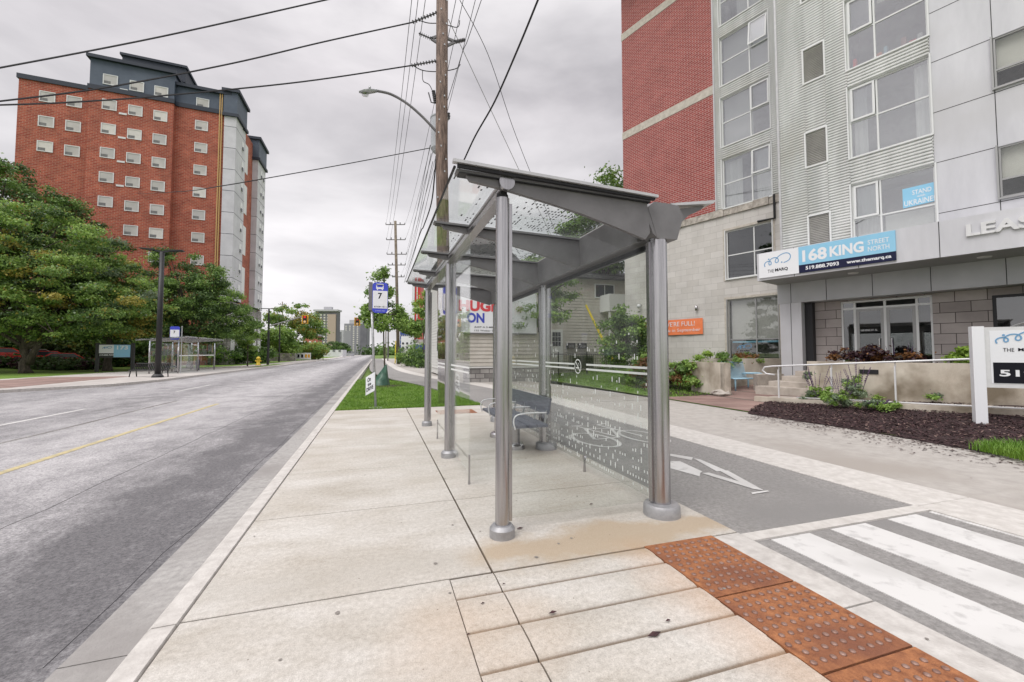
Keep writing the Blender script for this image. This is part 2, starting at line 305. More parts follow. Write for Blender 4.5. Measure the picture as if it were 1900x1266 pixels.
M['ltblue']=mat('pale_blue_paint',(.30,.50,.62),(.36,.56,.68),scale=5,rough=.4)
M['signwhite']=mat('sign_white',(.76,.77,.80),rough=.4)
M['signblue']=mat('sign_sky_blue',(.24,.52,.72),(.28,.56,.76),scale=1.4,rough=.4)
M['navy']=mat('sign_navy',(.010,.012,.045),rough=.6,spec=.25)
M['sblack']=mat('sign_black',(.008,.008,.014),rough=.6,spec=.2)
M['logo']=mat('logo_blue',(.16,.34,.55),rough=.5)
M['orange']=mat('banner_orange',(.80,.20,.075),(.86,.25,.1),scale=4,rough=.6)
M['bred']=mat('print_red',(.62,.06,.07),rough=.5)
M['bblue']=mat('print_blue',(.05,.07,.45),rough=.5)
M['busblue']=mat('bus_sign_blue',(.05,.07,.52),rough=.35)
M['yellow']=mat('yellow_plastic',(.80,.60,.03),rough=.5)
M['orangey']=mat('signal_yellow',(.80,.42,.02),rough=.45)
M['siding']=mat('vinyl_siding',(.46,.43,.38),(.54,.51,.46),scale=2,rough=.7)
M['sidingw']=mat('white_siding',(.62,.62,.60),rough=.7)
M['roof']=mat('asphalt_shingle',(.07,.07,.075),(.14,.14,.145),scale=9,rough=.95)
M['bluecl']=mat('blue_grey_cladding',(.055,.075,.11),(.085,.11,.15),scale=.5,rough=.6)
M['bluetrim']=mat('dark_blue_trim',(.02,.028,.045),rough=.6)
M['wpanel']=mat('white_precast',(.50,.50,.53),(.62,.62,.65),scale=.5,rough=.7)
M['bstone']=brick_mat('rubble_stone',(.22,.21,.20),(.42,.40,.38),(.14,.13,.13),.5,.25,.02,wear=.3)
M['copper']=mat('gas_pipe_yellow',(.55,.36,.14),rough=.5)
M['green_bag']=mat('green_watering_bag',(.02,.07,.045),(.07,.16,.11),scale=4,rough=.4,bump=.8,bscale=5)
M['t_grey']=mat('tower_grey',(.13,.13,.15),(.19,.19,.21),scale=.1,rough=.8)
M['t_tan']=mat('tower_tan',(.40,.32,.27),rough=.8)
M['t_light']=mat('tower_light',(.42,.42,.45),rough=.8)
M['t_blue']=mat('tower_blue_glass',(.05,.09,.28),rough=.25)
M['redclad']=mat('red_cladding',(.55,.04,.035),rough=.5)
M['tyre']=mat('tyre',(.015,.015,.015),rough=.9)
M['carred']=mat('car_red',(.85,.04,.03),rough=.25); M['carwhite']=mat('car_white',(.6,.6,.6),rough=.25)
M['skin']=mat('skin',(.42,.26,.20),rough=.6); M['cloth_d']=mat('dark_cloth',(.02,.02,.03),rough=.9); M['cloth_p']=mat('pink_cloth',(.42,.22,.2),rough=.9); M['cloth_j']=mat('grey_cloth',(.06,.07,.1),rough=.9)
M['hyd']=mat('hydrant_yellow',(.7,.5,.04),rough=.5)
M['ceram']=mat('insulator',(.10,.10,.11),rough=.3); M['tank']=mat('transformer_grey',(.40,.42,.45),(.46,.48,.50),scale=4,rough=.4)
LV={'mid':leaf_mat('leaf_mid',(.07,.155,.03),(.24,.37,.09)),'dark':leaf_mat('leaf_dark',(.03,.07,.02),(.10,.17,.045)),
 'light':leaf_mat('leaf_light',(.17,.31,.05),(.34,.48,.12)),'yel':leaf_mat('leaf_yellow',(.26,.27,.04),(.42,.33,.07)),'grey':leaf_mat('leaf_grey_green',(.14,.20,.12),(.26,.32,.20)),
 'red':leaf_mat('leaf_dark_red',(.03,.012,.018),(.075,.03,.035)),'lime':leaf_mat('leaf_lime',(.22,.36,.04),(.36,.50,.10)),'blue':leaf_mat('leaf_blue_grass',(.16,.22,.22),(.25,.32,.32)),'purple':leaf_mat('flower_purple',(.10,.05,.12),(.2,.13,.25)),'redb':leaf_mat('leaf_orange',(.18,.09,.03),(.28,.12,.04))}
# special pad concrete: blotches, rust tinge near the iron plates, damp band by the posts, fine pores
def pad_mat():
    m,nt,b=base_mat('pad_concrete'); L=nt.links.new; nn=nt.nodes.new
    b.inputs['Roughness'].default_value=.85
    tc=nn('ShaderNodeTexCoord'); O=tc.outputs['Object']
    def noise(s,d=6,dist=0,rough=.6,st=None):
        n=nn('ShaderNodeTexNoise'); n.inputs['Scale'].default_value=s; n.inputs['Detail'].default_value=d; n.inputs['Distortion'].default_value=dist; n.inputs['Roughness'].default_value=rough
        if st: mp=nn('ShaderNodeMapping'); mp.inputs['Scale'].default_value=st; L(O,mp.inputs[0]); L(mp.outputs[0],n.inputs[0])
        else: L(O,n.inputs[0])
        return n.outputs[0]
    def ramp(v,p0,c0,p1,c1):
        r=nn('ShaderNodeValToRGB'); e=r.color_ramp.elements; e[0].position=p0; e[1].position=p1; e[0].color=(*c0,1); e[1].color=(*c1,1); L(v,r.inputs[0]); return r.outputs[0]
    def mix(f,a,c,mode='MIX'):
        x=nn('ShaderNodeMix'); x.data_type='RGBA'; x.blend_type=mode
        if isinstance(f,float): x.inputs[0].default_value=f
        else: L(f,x.inputs[0])
        L(a,x.inputs[6])
        if isinstance(c,tuple): x.inputs[7].default_value=(*c,1)
        else: L(c,x.inputs[7])
        return x.outputs[2]
    def mth(op,a,b_=None,cl=False):
        x=nn('ShaderNodeMath'); x.operation=op; x.use_clamp=cl
        for i,q in enumerate((a,b_)):
            if q is None: continue
            if isinstance(q,(int,float)): x.inputs[i].default_value=q
            else: L(q,x.inputs[i])
        return x.outputs[0]
    col=ramp(noise(1.1,12,.1,.66,st=(.7,1.5,1)),.34,(.435,.40,.35),.64,(.58,.555,.52))
    col=mix(ramp(noise(.55,6),.45,(0,0,0),.7,(.5,.5,.5)),col,(.50,.455,.395))
    col=mix(1.,col,ramp(noise(28,10,0,.8),.34,(.74,.73,.715),.60,(1.07,1.07,1.07)),'MULTIPLY')
    sp=nn('ShaderNodeSeparateXYZ'); L(O,sp.inputs[0]); X=sp.outputs[0]; Y=sp.outputs[1]
    wob=mth('MULTIPLY',mth('SUBTRACT',noise(1.6,5),.5),.9)
    zdirt_shade=mth('MULTIPLY',mth('SUBTRACT',mth('MULTIPLY',sp.outputs[2],-1.),.004),110.,True)  # brown by depth in joints and grooves: dirt that also paints their shade
    col=mix(mth('MULTIPLY',zdirt_shade,.85),col,(.17,.125,.085))
    # damp tan band between Y 3.0 and 3.55, east of the joint
    yb=mth('ADD',Y,wob); d=mth('ABSOLUTE',mth('SUBTRACT',yb,3.22)); bd=mth('SUBTRACT',1.,mth('DIVIDE',d,.33),True)
    xb=mth('MULTIPLY',mth('SUBTRACT',X,.55),2.2,True); bd2=mth('MULTIPLY',bd,.9,True); bd=mth('MULTIPLY',mth('MULTIPLY',bd,xb),1.6,True)
    col=mix(mth('MULTIPLY',bd2,.45),col,(.40,.375,.335))
    col=mix(mth('MULTIPLY',bd,.8),col,(.40,.31,.21))
    # rust wash round the plates
    xr=mth('ADD',mth('MULTIPLY',Y,-.0),mth('ABSOLUTE',mth('SUBTRACT',X,2.0))); rr=mth('SUBTRACT',1.,mth('DIVIDE',mth('ADD',xr,mth('MULTIPLY',wob,.5)),.34),True)
    yy=mth('MULTIPLY',mth('SUBTRACT',3.2,Y),3.,True); rr=mth('MULTIPLY',rr,yy)
    col=mix(mth('MULTIPLY',rr,.4),col,(.48,.28,.15))
    # second rust area at the bottom of the slab
    dx=mth('DIVIDE',mth('SUBTRACT',X,.55),.6); dy=mth('DIVIDE',mth('SUBTRACT',Y,2.35),.55); q=mth('SUBTRACT',1.,mth('ADD',mth('MULTIPLY',dx,dx),mth('MULTIPLY',dy,dy)),True)
    col=mix(mth('MULTIPLY',mth('MULTIPLY',q,noise(2.2,7)),.5),col,(.50,.33,.20))
    fine=ramp(noise(150,5),.34,(.80,.80,.80),.58,(1.03,1.03,1.03)); col=mix(1.,col,fine,'MULTIPLY')
    v=nn('ShaderNodeTexVoronoi'); v.inputs['Scale'].default_value=9; L(O,v.inputs[0]); pit=ramp(v.outputs['Distance'],.03,(.45,.42,.4),.055,(1,1,1)); col=mix(1.,col,pit,'MULTIPLY')
    L(col,b.inputs['Base Color'])
    bp=nn('ShaderNodeBump'); bp.inputs['Strength'].default_value=.25; bp.inputs['Distance'].default_value=.01; L(noise(70,6),bp.inputs['Height']); L(bp.outputs[0],b.inputs['Normal'])
    return m
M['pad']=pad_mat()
# road: pale wheel tracks, dark lane centre and patches, all running with the street
def road_mat():
    m,nt,b=base_mat('road_asphalt'); L=nt.links.new; nn=nt.nodes.new; b.inputs['Roughness'].default_value=.75
    tc=nn('ShaderNodeTexCoord'); mp=nn('ShaderNodeMapping'); mp.inputs['Scale'].default_value=(1.,.6,1); L(tc.outputs['Object'],mp.inputs[0])
    n=nn('ShaderNodeTexNoise'); n.inputs['Scale'].default_value=1.5; n.inputs['Detail'].default_value=14; n.inputs['Roughness'].default_value=.8; n.inputs['Distortion'].default_value=.1; L(mp.outputs[0],n.inputs[0])
    sp=nn('ShaderNodeSeparateXYZ'); L(tc.outputs['Object'],sp.inputs[0])
    r=nn('ShaderNodeValToRGB'); mr=nn('ShaderNodeMapRange'); mr.inputs[1].default_value=-12.5; mr.inputs[2].default_value=-1.5; L(sp.outputs[0],mr.inputs[0]); L(mr.outputs[0],r.inputs[0])
    e=r.color_ramp.elements; e[0].position=0; e[0].color=(.5,)*3+(1,); e[1].position=1; e[1].color=(.36,)*3+(1,)
    for p,v in ((.2,.62),(.34,.5),(.44,.46),(.52,.55),(.66,.66),(.74,.62),(.84,.5),(.92,.30)):
        x=e.new(p); x.color=(v,v,v,1)
    ad=nn('ShaderNodeMath'); ad.operation='ADD'; L(n.outputs[0],ad.inputs[0]); L(r.outputs[0],ad.inputs[1])
    c=nn('ShaderNodeValToRGB'); c.color_ramp.elements[0].position=.82/1.; c.color_ramp.elements[1].position=1.; L(ad.outputs[0],c.inputs[0])
    # scale 0.75..1.2 -> use maprange
    m2=nn('ShaderNodeMapRange'); m2.inputs[1].default_value=.80; m2.inputs[2].default_value=1.22; L(ad.outputs[0],m2.inputs[0]); L(m2.outputs[0],c.inputs[0])
    c.color_ramp.elements[0].position=0; c.color_ramp.elements[0].color=(.155,.15,.155,1); c.color_ramp.elements[1].position=1; c.color_ramp.elements[1].color=(.52,.505,.505,1)
    f=nn('ShaderNodeTexNoise'); f.inputs['Scale'].default_value=42; f.inputs['Detail'].default_value=9; f.inputs['Roughness'].default_value=.85; L(tc.outputs['Object'],f.inputs[0])
    fr=nn('ShaderNodeValToRGB'); fr.color_ramp.elements[0].position=.40; fr.color_ramp.elements[0].color=(.40,.39,.41,1); fr.color_ramp.elements[1].position=.62; fr.color_ramp.elements[1].color=(1.3,1.3,1.3,1); L(f.outputs[0],fr.inputs[0])
    mx=nn('ShaderNodeMix'); mx.data_type='RGBA'; mx.blend_type='MULTIPLY'; mx.inputs[0].default_value=1; L(c.outputs[0],mx.inputs[6]); L(fr.outputs[0],mx.inputs[7]); L(mx.outputs[2],b.inputs['Base Color'])
    bp=nn('ShaderNodeBump'); bp.inputs['Strength'].default_value=.6; bp.inputs['Distance'].default_value=.01; L(f.outputs[0],bp.inputs['Height']); L(bp.outputs[0],b.inputs['Normal'])
    return m
M['road']=road_mat()
random.seed(7); rng=np.random.default_rng(7)
#@@GROUND
# ================================================================ ground
b=MB(); b.box(-900,-300,-1.2,900,1200,-.3); structure(b,'ground',M['grass'])
b=MB(); far=[(-60,8),(-30,14),(-20,19),(-15.5,22.8),(-12.6,26.2),(-12.0,30),(-12.0,34),(-11.7,48),(-11.5,60),(-11.4,110),(-11.4,700)]
b.slab([(-1.6,-12),(-1.6,700)]+far[::-1]+[(-60,-12)],-.25,-.13); structure(b,'road',M['road'])
b=MB()
y=-3.2
for y0,y1 in [(-6.,-3.1),(-3.09,-.1),(-.09,2.94),(2.95,6.02),(6.03,9.1),(9.11,12.1)]+[(12.11+3*i,15.10+3*i) for i in range(40)]:
    b.prism([(-1.6,-.128),(-1.25,-.122),(-1.25,-.3),(-1.6,-.3)],(0,y0,0),(1,0,0),(0,0,1),(0,y1-y0,0))
structure(b,'gutter',M['gutter'])
b=MB()
for y0,y1 in [(-6.,-3.1),(-3.09,-.1),(-.09,2.94),(2.95,6.02),(6.03,9.1),(9.11,12.1)]+[(12.11+3*i,15.10+3*i) for i in range(40)]:
    b.prism([(-1.25,-.3),(-1.245,-.12),(-1.215,-.02),(-1.19,.0),(-1.075,.002),(-1.068,-.01),(-1.068,-.3)],(0,y0,0),(1,0,0),(0,0,1),(0,y1-y0,0))
structure(b,'kerb',M['kerb'],'auto')
# far kerb
b=MB(); fk=far[2:]
for i in range(len(fk)-1):
    p=Vector((*fk[i],0));q=Vector((*fk[i+1],0));d=(q-p).normalized();nr=Vector((-d.y,d.x,0))*.16
    b.add([(p.x,p.y,-.25),(q.x,q.y,-.25),(q.x,q.y,.0),(p.x,p.y,.0),(p.x+nr.x,p.y+nr.y,.004),(q.x+nr.x,q.y+nr.y,.004)],[(0,1,2,3),(3,2,5,4)])
structure(b,'far_kerb',M['kerb'])
# pad slabs
b=MB()
ys=[-3.2,-1.6,-.05,1.45,2.96,4.5,6.06,7.6,9.12,10.7,12.3]
def slabs(b,x0,x1,ys,z=0,g=.0075,t=.12,bv=.004):
    for i in range(len(ys)-1):
        a,c=ys[i]+g,ys[i+1]-g
        b.bbox(x0+g,a,z-t,x1-g,c,z,bv)
slabs(b,-1.065,.80,ys[4:]); slabs(b,.80,3.0,[4.5-1.54,4.5,6.06,7.6,9.12,10.7,12.3]); slabs(b,-1.065,.500,[-3.2,-1.4,.9,2.96]); slabs(b,.495,.80,[-3.2,-1.4,.9])
# slabs under the shelter: one more joint near Y 3.9 handled by the glass line
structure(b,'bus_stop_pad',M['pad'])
b=MB(); b.box(-1.065,-3.2,-.3,3.0,12.3,-.035); structure(b,'pad_base',M['joint'])
# ribbed ramp between joint and iron plates
b=MB(); edges=[2.952,2.70,2.36,2.05,1.72,1.35,.9]
for i in range(len(edges)-1):
    y1,y0=edges[i],edges[i+1]; xl=.806 if i>0 else .806
    for x0,x1 in ((.497,.797),(.806,2.055)):
        b.prism([(y0+.007,-.2),(y1-.002,-.2),(y1-.002,-.020),(y1-.006,-.004),(y1-.05,.002),(y0+.13,.002),(y0+.122,-.002),(y0+.05,-.0025),(y0+.022,-.007),(y0+.007,-.022)],(x0,0,0),(0,1,0),(0,0,1),(x1-x0,0,0))
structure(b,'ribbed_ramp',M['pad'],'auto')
b=MB(); slabs(b,2.72,3.0,[-3,-.6,.75,1.9,2.96],z=-.002); structure(b,'pad_edge',M['kerb'])
# ribbons
def ribbon(path,o0,o1,z,t=.06,zf=None):
    b=MB(); n=len(path); vs=[]
    for i,(x,y) in enumerate(path):
        p=path[max(i-1,0)];q=path[min(i+1,n-1)];dx,dy=q[0]-p[0],q[1]-p[1];l=math.hypot(dx,dy);nx,ny=dy/l,-dx/l
        for o in (o0,o1): vs.append((x+nx*o,y+ny*o,z))
    for i in range(n-1): b.add([vs[2*i],vs[2*i+1],vs[2*i+3],vs[2*i+2]]+[(a,c,z-t) for a,c,_ in (vs[2*i],vs[2*i+1],vs[2*i+3],vs[2*i+2])],[(0,1,2,3),(0,3,7,4),(1,5,6,2),(0,4,5,1),(3,2,6,7)])
    return b
def spline(P,k=6):
    Q=[]
    for i in range(len(P)-1):
        p0=P[max(i-1,0)];p1=P[i];p2=P[i+1];p3=P[min(i+2,len(P)-1)]
        for j in range(k):
            t=j/k; Q.append(tuple(.5*((2*p1[a])+(-p0[a]+p2[a])*t+(2*p0[a]-5*p1[a]+4*p2[a]-p3[a])*t*t+(-p0[a]+3*p1[a]-3*p2[a]+p3[a])*t**3) for a in range(len(p1))))
    return Q+[tuple(P[-1])]
mid=spline([(5.67,12),(5.5,15.5),(4.75,21),(3.6,26.5),(2.35,36),(1.9,48),(1.7,70),(1.6,120)],5)
main=[(5.67,2.9),(5.67,8)]+mid
structure(ribbon([(5.67,2.93)]+main[1:],-2.67,-.42,-.012),'cycle_track',M['track'])
structure(ribbon([(5.67,-6),(5.67,2.80)],-2.67,-.42,-.02),'crossing_asphalt',M['track'])
b=MB(); b.box(3.0,2.80,-.1,5.25,2.93,-.006); structure(b,'crossing_edge',M['strip'])
b=MB()
for y0,y1 in [(-6,-2),(-2,1.2),(1.2,2.9),(2.9,6.2),(6.2,9.6),(9.6,12)]:
    b.bbox(5.25,y0+.004,-.1,6.08,y1-.004,-.002,.004)
structure(b,'concrete_strip',M['strip'])
structure(ribbon(mid,-.42,.42,-.002),'concrete_strip',M['strip'])
b=MB()
for y0,y1 in [(-6,-2),(-2,1.9),(1.9,5.4),(5.4,8.6),(8.6,12)]:
    b.bbox(6.085,y0+.003,-.1,9.3,y1-.003,-.006,.003)
structure(b,'footpath',M['path'])
structure(ribbon(mid,.42,3.4,-.006),'footpath',M['path'])
# markings
b=MB()
for x0,x1 in [(3.17,3.6),(3.86,4.3),(4.6,5.0),(5.2,5.248)]:
    n=24
    for i in range(n):
        y0=-6+i*(8.78/n); y1=y0+8.78/n; b.box(x0+random.uniform(-.004,.004),y0,-.03,x1+random.uniform(-.004,.004),y1+.0001,-.014)
structure(b,'crosswalk_marking',M['white_paint'])
b=MB(); b.box(-5.05,-6,-.13,-4.93,16.3,-.124); structure(b,'centre_line_marking',M['yellow_paint'])
b=MB(); b.box(-8.35,9.0,-.13,-8.25,16,-.124); b.box(-8.35,-2,-.13,-8.25,4,-.124); b.box(-8.35,22,-.13,-8.25,26,-.124); b.box(-8.0,60,-.13,-7.9,90,-.124); structure(b,'lane_marking',M['white_paint'])
b=MB(); b.tube([(-6.62+.04*math.sin(i*.7),-4+i*.8,-.129) for i in range(28)],.02,4); structure(b,'road_crack',M['gutter'])
b=MB(); rc=random.Random(4)
for (x0,y0,x1,y1) in ((-1.66,3.,-1.75,30.),(-4.2,11,-1.9,11.6),(-7.5,19,-3.6,18.4),(-3.4,5.,-3.1,24)):
    n_=40; b.tube([(x0+(x1-x0)*k/n_+rc.uniform(-.03,.03),y0+(y1-y0)*k/n_+rc.uniform(-.03,.03),-.1335) for k in range(n_+1)],.007,4)
structure(b,'road_seam',M['darkseam'])
# bike + arrow markings on the track
def mk(b,pts,wd,z=-.006):
    for i in range(len(pts)-1):
        p=Vector(pts[i]);q=Vector(pts[i+1]);d=(q-p).normalized();n_=Vector((-d.y,d.x))*wd/2
        b.add([(p.x-n_.x,p.y-n_.y,z),(q.x-n_.x,q.y-n_.y,z),(q.x+n_.x,q.y+n_.y,z),(p.x+n_.x,p.y+n_.y,z)],[(0,1,2,3)])
b=MB()
for c in ((3.75,6.85),(4.75,6.85)):
    mk(b,[(c[0]+.34*math.cos(t*math.pi/12),c[1]+.62*math.sin(t*math.pi/12)) for t in range(25)],.07)
mk(b,[(3.75,6.85),(4.1,7.9),(4.62,7.75),(4.28,6.9),(3.75,6.85)],.06,-.005); mk(b,[(4.28,6.9),(4.05,8.2)],.06,-.004); mk(b,[(4.62,7.75),(4.75,6.85)],.06,-.0035); mk(b,[(4.62,7.75),(4.55,8.2),(4.8,8.3)],.06,-.003); mk(b,[(3.95,8.22),(4.2,8.22)],.07,-.003)
structure(b,'bicycle_marking',M['white_paint'])
b=MB()
def Gp(l,z=-.008): return [(*G(x,y,z),z) for x,y in l]
for zi_,l in enumerate(([(1240,868),(1243,857),(1300,875),(1298,884)],[(1243,842),(1243,846),(1283,854),(1286,849)],[(1286,850),(1300,853),(1347,873),(1330,875)],[(1243,856),(1262,856),(1303,875),(1298,879)],[(1302,878),(1315,877),(1384,897),(1400,908)],[(1336,874),(1350,873),(1417,910),(1396,907)],[(1394,914),(1424,910),(1428,912),(1396,917)])):
    b.add(Gp(l,-.008+zi_*.0006),[(0,1,2,3)])
structure(b,'arrow_marking',M['white_paint'])
# terrain to the east, plaza, mulch bed
def grid(x0,x1,nx,y0,y1,ny,fz,inside=None):
    b=MB(); vs=[];ok={}
    for j in range(ny+1):
        for i in range(nx+1):
            x=x0+(x1-x0)*i/nx;y=y0+(y1-y0)*j/ny; vs.append((x,y,fz(x,y)))
    fs=[]
    for j in range(ny):
        for i in range(nx):
            cx=x0+(x1-x0)*(i+.5)/nx;cy=y0+(y1-y0)*(j+.5)/ny
            if inside is None or inside(cx,cy): a=j*(nx+1)+i; fs.append((a,a+1,a+nx+2,a+nx+1))
    return b.add(vs,fs)
structure(grid(9.25,60,50,-12,200,70,zr),'lawn_ground',M['grass'],True)
structure(grid(2.0,9.5,4,26,200,20,lambda x,y:-.03),'verge_ground',M['grass'])
def inpoly(P):
    def f(x,y):
        c=False;j=len(P)-1
        for i in range(len(P)):
            if (P[i][1]>y)!=(P[j][1]>y) and x<(P[j][0]-P[i][0])*(y-P[i][1])/(P[j][1]-P[i][1])+P[i][0]: c=not c
            j=i
        return c
    return f
def bedge(Y): return 9.12+.10*math.sin(Y*1.3)-.12*(Y<3.9)*(3.9-Y)   # street edge of the bed
mulch=[(bedge(y),y) for y in np.arange(1.5,8.6,.25)]+[(9.9,9.1),(11.0,9.6),(11.6,9.35),(13.1,6.6),(14.6,3.6),(15.4,1.5)]
fm=inpoly(mulch)
mb_=grid(8.8,16.,160,1.4,10,190,lambda x,y:zr(x,y)-.004+(.034+.02*math.sin(x*5.1+y*2)*math.sin(y*4.3))*smooth((x-bedge(y)+.05)/.35),fm); o=structure(mb_,'mulch_bed',M['soil'],True)
plaza=[(9.3,8.6),(9.9,9.1),(11.0,9.6),(11.7,9.3),(13.7,10.2),(14.5,12.5),(12.5,13),(11.4,11.6),(9.9,12.2),(9.3,12.6)]
structure(grid(9.2,14.6,60,8.4,13.2,60,lambda x,y:zr(x,y)+.012,inpoly(plaza)),'plaza_paving',M['pavers'],True)
bedp=[(9.75,12.7),(11.35,11.3),(11.4,13.3),(12.8,17.5),(10.8,17.5)]
structure(grid(9.5,13,50,11,18,70,lambda x,y:zr(x,y)+.015,inpoly(bedp)),'shrub_bed',M['soil'],True)
# chips
V=[];Fq=[];mi=[]
pts=[]
while len(pts)<15000:
    x=random.uniform(8.85,13.2);y=random.uniform(1.5,9.8)
    if fm(x,y): pts.append((x,y,zr(x,y)+.006+.036*smooth((x-bedge(y)+.05)/.35)))
for _ in range(900):  # scattered on the path
    y=random.uniform(3.2,8.2); pts.append((bedge(y)-abs(random.gauss(0,.45)),y,.004))
P=np.array(pts); n=len(P); an=rng.uniform(0,np.pi,n); L_=rng.uniform(.012,.035,n); W_=rng.uniform(.005,.012,n)
tilt=rng.uniform(-.5,.5,(n,2)); flat=P[:,2]<.01
ux=np.stack([np.cos(an)*L_,np.sin(an)*L_,tilt[:,0]*L_*(~flat)],1); uy=np.stack([-np.sin(an)*W_,np.cos(an)*W_,tilt[:,1]*W_*(~flat)],1)
P[:,2]+=rng.uniform(0,.02,n)*(~flat)
V=np.stack([P-ux-uy,P+ux-uy,P+ux+uy,P-ux+uy],1).reshape(-1,3); Fq=np.arange(4*n).reshape(-1,4)
o=np_mesh('bark_mulch',V,Fq,(rng.random(n)<.14).astype(int),[M['chip1'],M['chip2']]); o['kind']='stuff'; o['label']='dark purple brown bark mulch spread over the planting bed'
# grass
def blades(name,pts,h,label,mats,seed=1,wd=.006):
    r=np.random.default_rng(seed); P=np.array(pts); n=len(P); a=r.uniform(0,2*np.pi,n); hh=h*r.uniform(.5,1.25,n); le=hh*r.uniform(.1,.8,n)
    dx=np.stack([np.cos(a),np.sin(a),0*a],1); px=np.stack([-np.sin(a),np.cos(a),0*a],1)*wd
    m1=P+dx*(le*.3)[:,None]; m1[:,2]+=hh*.6; t=P+dx*le[:,None]; t[:,2]+=hh
    V=np.stack([P-px,P+px,m1+px*.8,m1-px*.8,t],1).reshape(-1,3); i=np.arange(n)*5
    F1=np.stack([i,i+1,i+2,i+3],1); F2=np.stack([i+3,i+2,i+4,i+4],1)
    F2=np.stack([i+3,i+2,i+4],1)
    V2=V; me=[]
    o=np_mesh(name,V,F1,np.zeros(n),mats); o2=None
    # tips as second set joined into the same mesh through from_pydata-free path
    me=o.data; bm=bmesh.new(); bm.from_mesh(me); bm.verts.ensure_lookup_table()
    for f in F2.tolist(): bm.faces.new([bm.verts[k] for k in f])
    bm.to_mesh(me); bm.free(); o['kind']='stuff'; o['label']=label; return o
isl=[(-1.06,12.3),(3.0,12.3),(2.95,13.3),(2.4,17),(1.9,20.5),(1.3,23.5),(.6,25),(-.2,25.6),(-1.06,25.9)]
b=MB(); b.slab(isl,-.1,-.002); structure(b,'verge',M['grass'])
fi=inpoly(isl); pts=[]
while len(pts)<26000:
    x=random.uniform(-1.05,3);y=12.3+13.6*random.random()**1.4
    if fi(x,y): pts.append((x,y,-.002))
blades('grass',pts,.06,'short bright green grass on the verge island behind the bus stop pad',[M['blade1']],3,.007)
pts=[]
gp=[(8.93,4.25),(9.45,4.15),(10.2,3.6),(11.2,2.9),(11.4,1.5),(8.2,1.5),(8.6,3.3)]; fg=inpoly(gp)
while len(pts)<14000:
    x=random.uniform(8.2,11.4);y=random.uniform(1.5,4.3)
    if fg(x,y): pts.append((x,y,zr(x,y)+.03))
blades('grass',pts,.15,'long bright green grass clump at the right edge of the mulch bed',[M['blade1']],4,.006)
pts=[]
for _ in range(26000):
    y=random.uniform(10,30); x=random.uniform(9.4,17); 
    if inpoly(plaza)(x,y): continue
    pts.append((x,y,zr(x,y)))
blades('grass',pts,.08,'mown lawn between the footpath and the timber sided houses',[M['blade1']],5,.012)
# far pavement and lawn
b=MB(); fp=[(p[0]-.15,p[1]) for p in fk]
bk=[(-11.6,700),(-14.6,110),(-14.8,68),(-15.8,60),(-16.8,55),(-19,47),(-20.4,41),(-21.0,34),(-21.6,31),(-27,27),(-60,20)]
b.slab([(-60,8),(-30,14)]+fp+bk,-.2,.0); structure(b,'far_pavement',M['farpath'])
b=MB(); b.box(-20.3,24.5,-.05,-15.5,34.5,.006); structure(b,'far_brick_paving',M['pavers'])
LWN=[(-11.6,700),(-14.6,110),(-14.8,68),(-15.8,60),(-16.8,55),(-19,47),(-20.4,41),(-21.0,34),(-21.6,31),(-27,27),(-60,20),(-200,10),(-200,700)]
structure(grid(-160,-11,120,14,300,200,lambda x,y:zl(x,y)-.035,inpoly([(x+1.2,y-.8) for x,y in LWN])),'far_lawn',mat('bright_turf',(.08,.16,.015),(.17,.27,.03),scale=1.2,rough=.9,bump=.5,bscale=30,detail=10))
b=MB(); b.slab([(-13.2,52),(-12.4,52),(-12.2,66),(-13.6,66)],-.02,.015); structure(b,'far_verge',M['grass'])
#@@SHELTER
# ================================================================ bus shelter
sh=thing('bus_shelter','large grey steel and glass bus shelter in the foreground','bus shelter',(1.83,6.4,0))
FX,RX=1.03,2.63; FY=[3.5,6.35,9.2]; RY=[3.5,6.42,9.3]
pp=None
for y in FY:
    b=MB(); b.cyl((FX,y,.05),(FX,y,2.9),.06,n=28); b.box(FX+.045,y-.012,.12,FX+.085,y+.03,2.86); o=b.build('front_post',M['steel'],sh,'auto')
    c=MB(); c.lathe((FX,y,0),[(.108,0),(.108,.07),(.085,.098),(.062,.10)],32); c.build('base_collar',M['collar'],o,'auto')
    c=MB(); c.cyl((FX,y,2.86),(FX,y,2.93),.05,n=16); c.box(FX-.03,y-.04,2.9,FX+.03,y+.04,2.97); c.build('clamp',M['darkmetal'],o)
b=MB(); b.cyl((FX,3.4,3.0),(FX,9.36,3.0),.052,n=24); b.box(FX-.05,3.52,2.90,FX+.05,9.3,2.955); o=b.build('front_beam',M['steel'],sh,'auto')
c=MB(); c.cyl((FX,3.36,3.0),(FX,3.40,3.0),.068,n=28); c.build('end_cap',M['steel'],o,'auto')
for y in RY:
    b=MB(); b.cyl((RX,y,.05),(RX,y,2.67),.086,n=32); b.box(RX-.105,y+.0,.12,RX-.075,y+.05,2.64); o=b.build('rear_post',M['steel'],sh,'auto')
    c=MB(); c.lathe((RX,y,0),[(.172,0),(.170,.085),(.155,.108),(.09,.112)],36); c.build('base_collar',M['collar'],o,'auto')
    # faceted head
    c=MB(); c.prism([(-.07,2.66),(.16,2.66),(.24,2.90),(.18,3.0),(.02,3.01),(-.10,3.01),(-.17,2.95)],(RX,y-.09,0),(1,0,0),(0,0,1),(0,.18,0))
    c.prism([(-.07,2.665),(-.115,2.70),(-.235,2.96),(-.17,2.95)],(RX,y-.087,0),(1,0,0),(0,0,1),(0,.174,0))
    c.build('post_head',M['plate'],o)
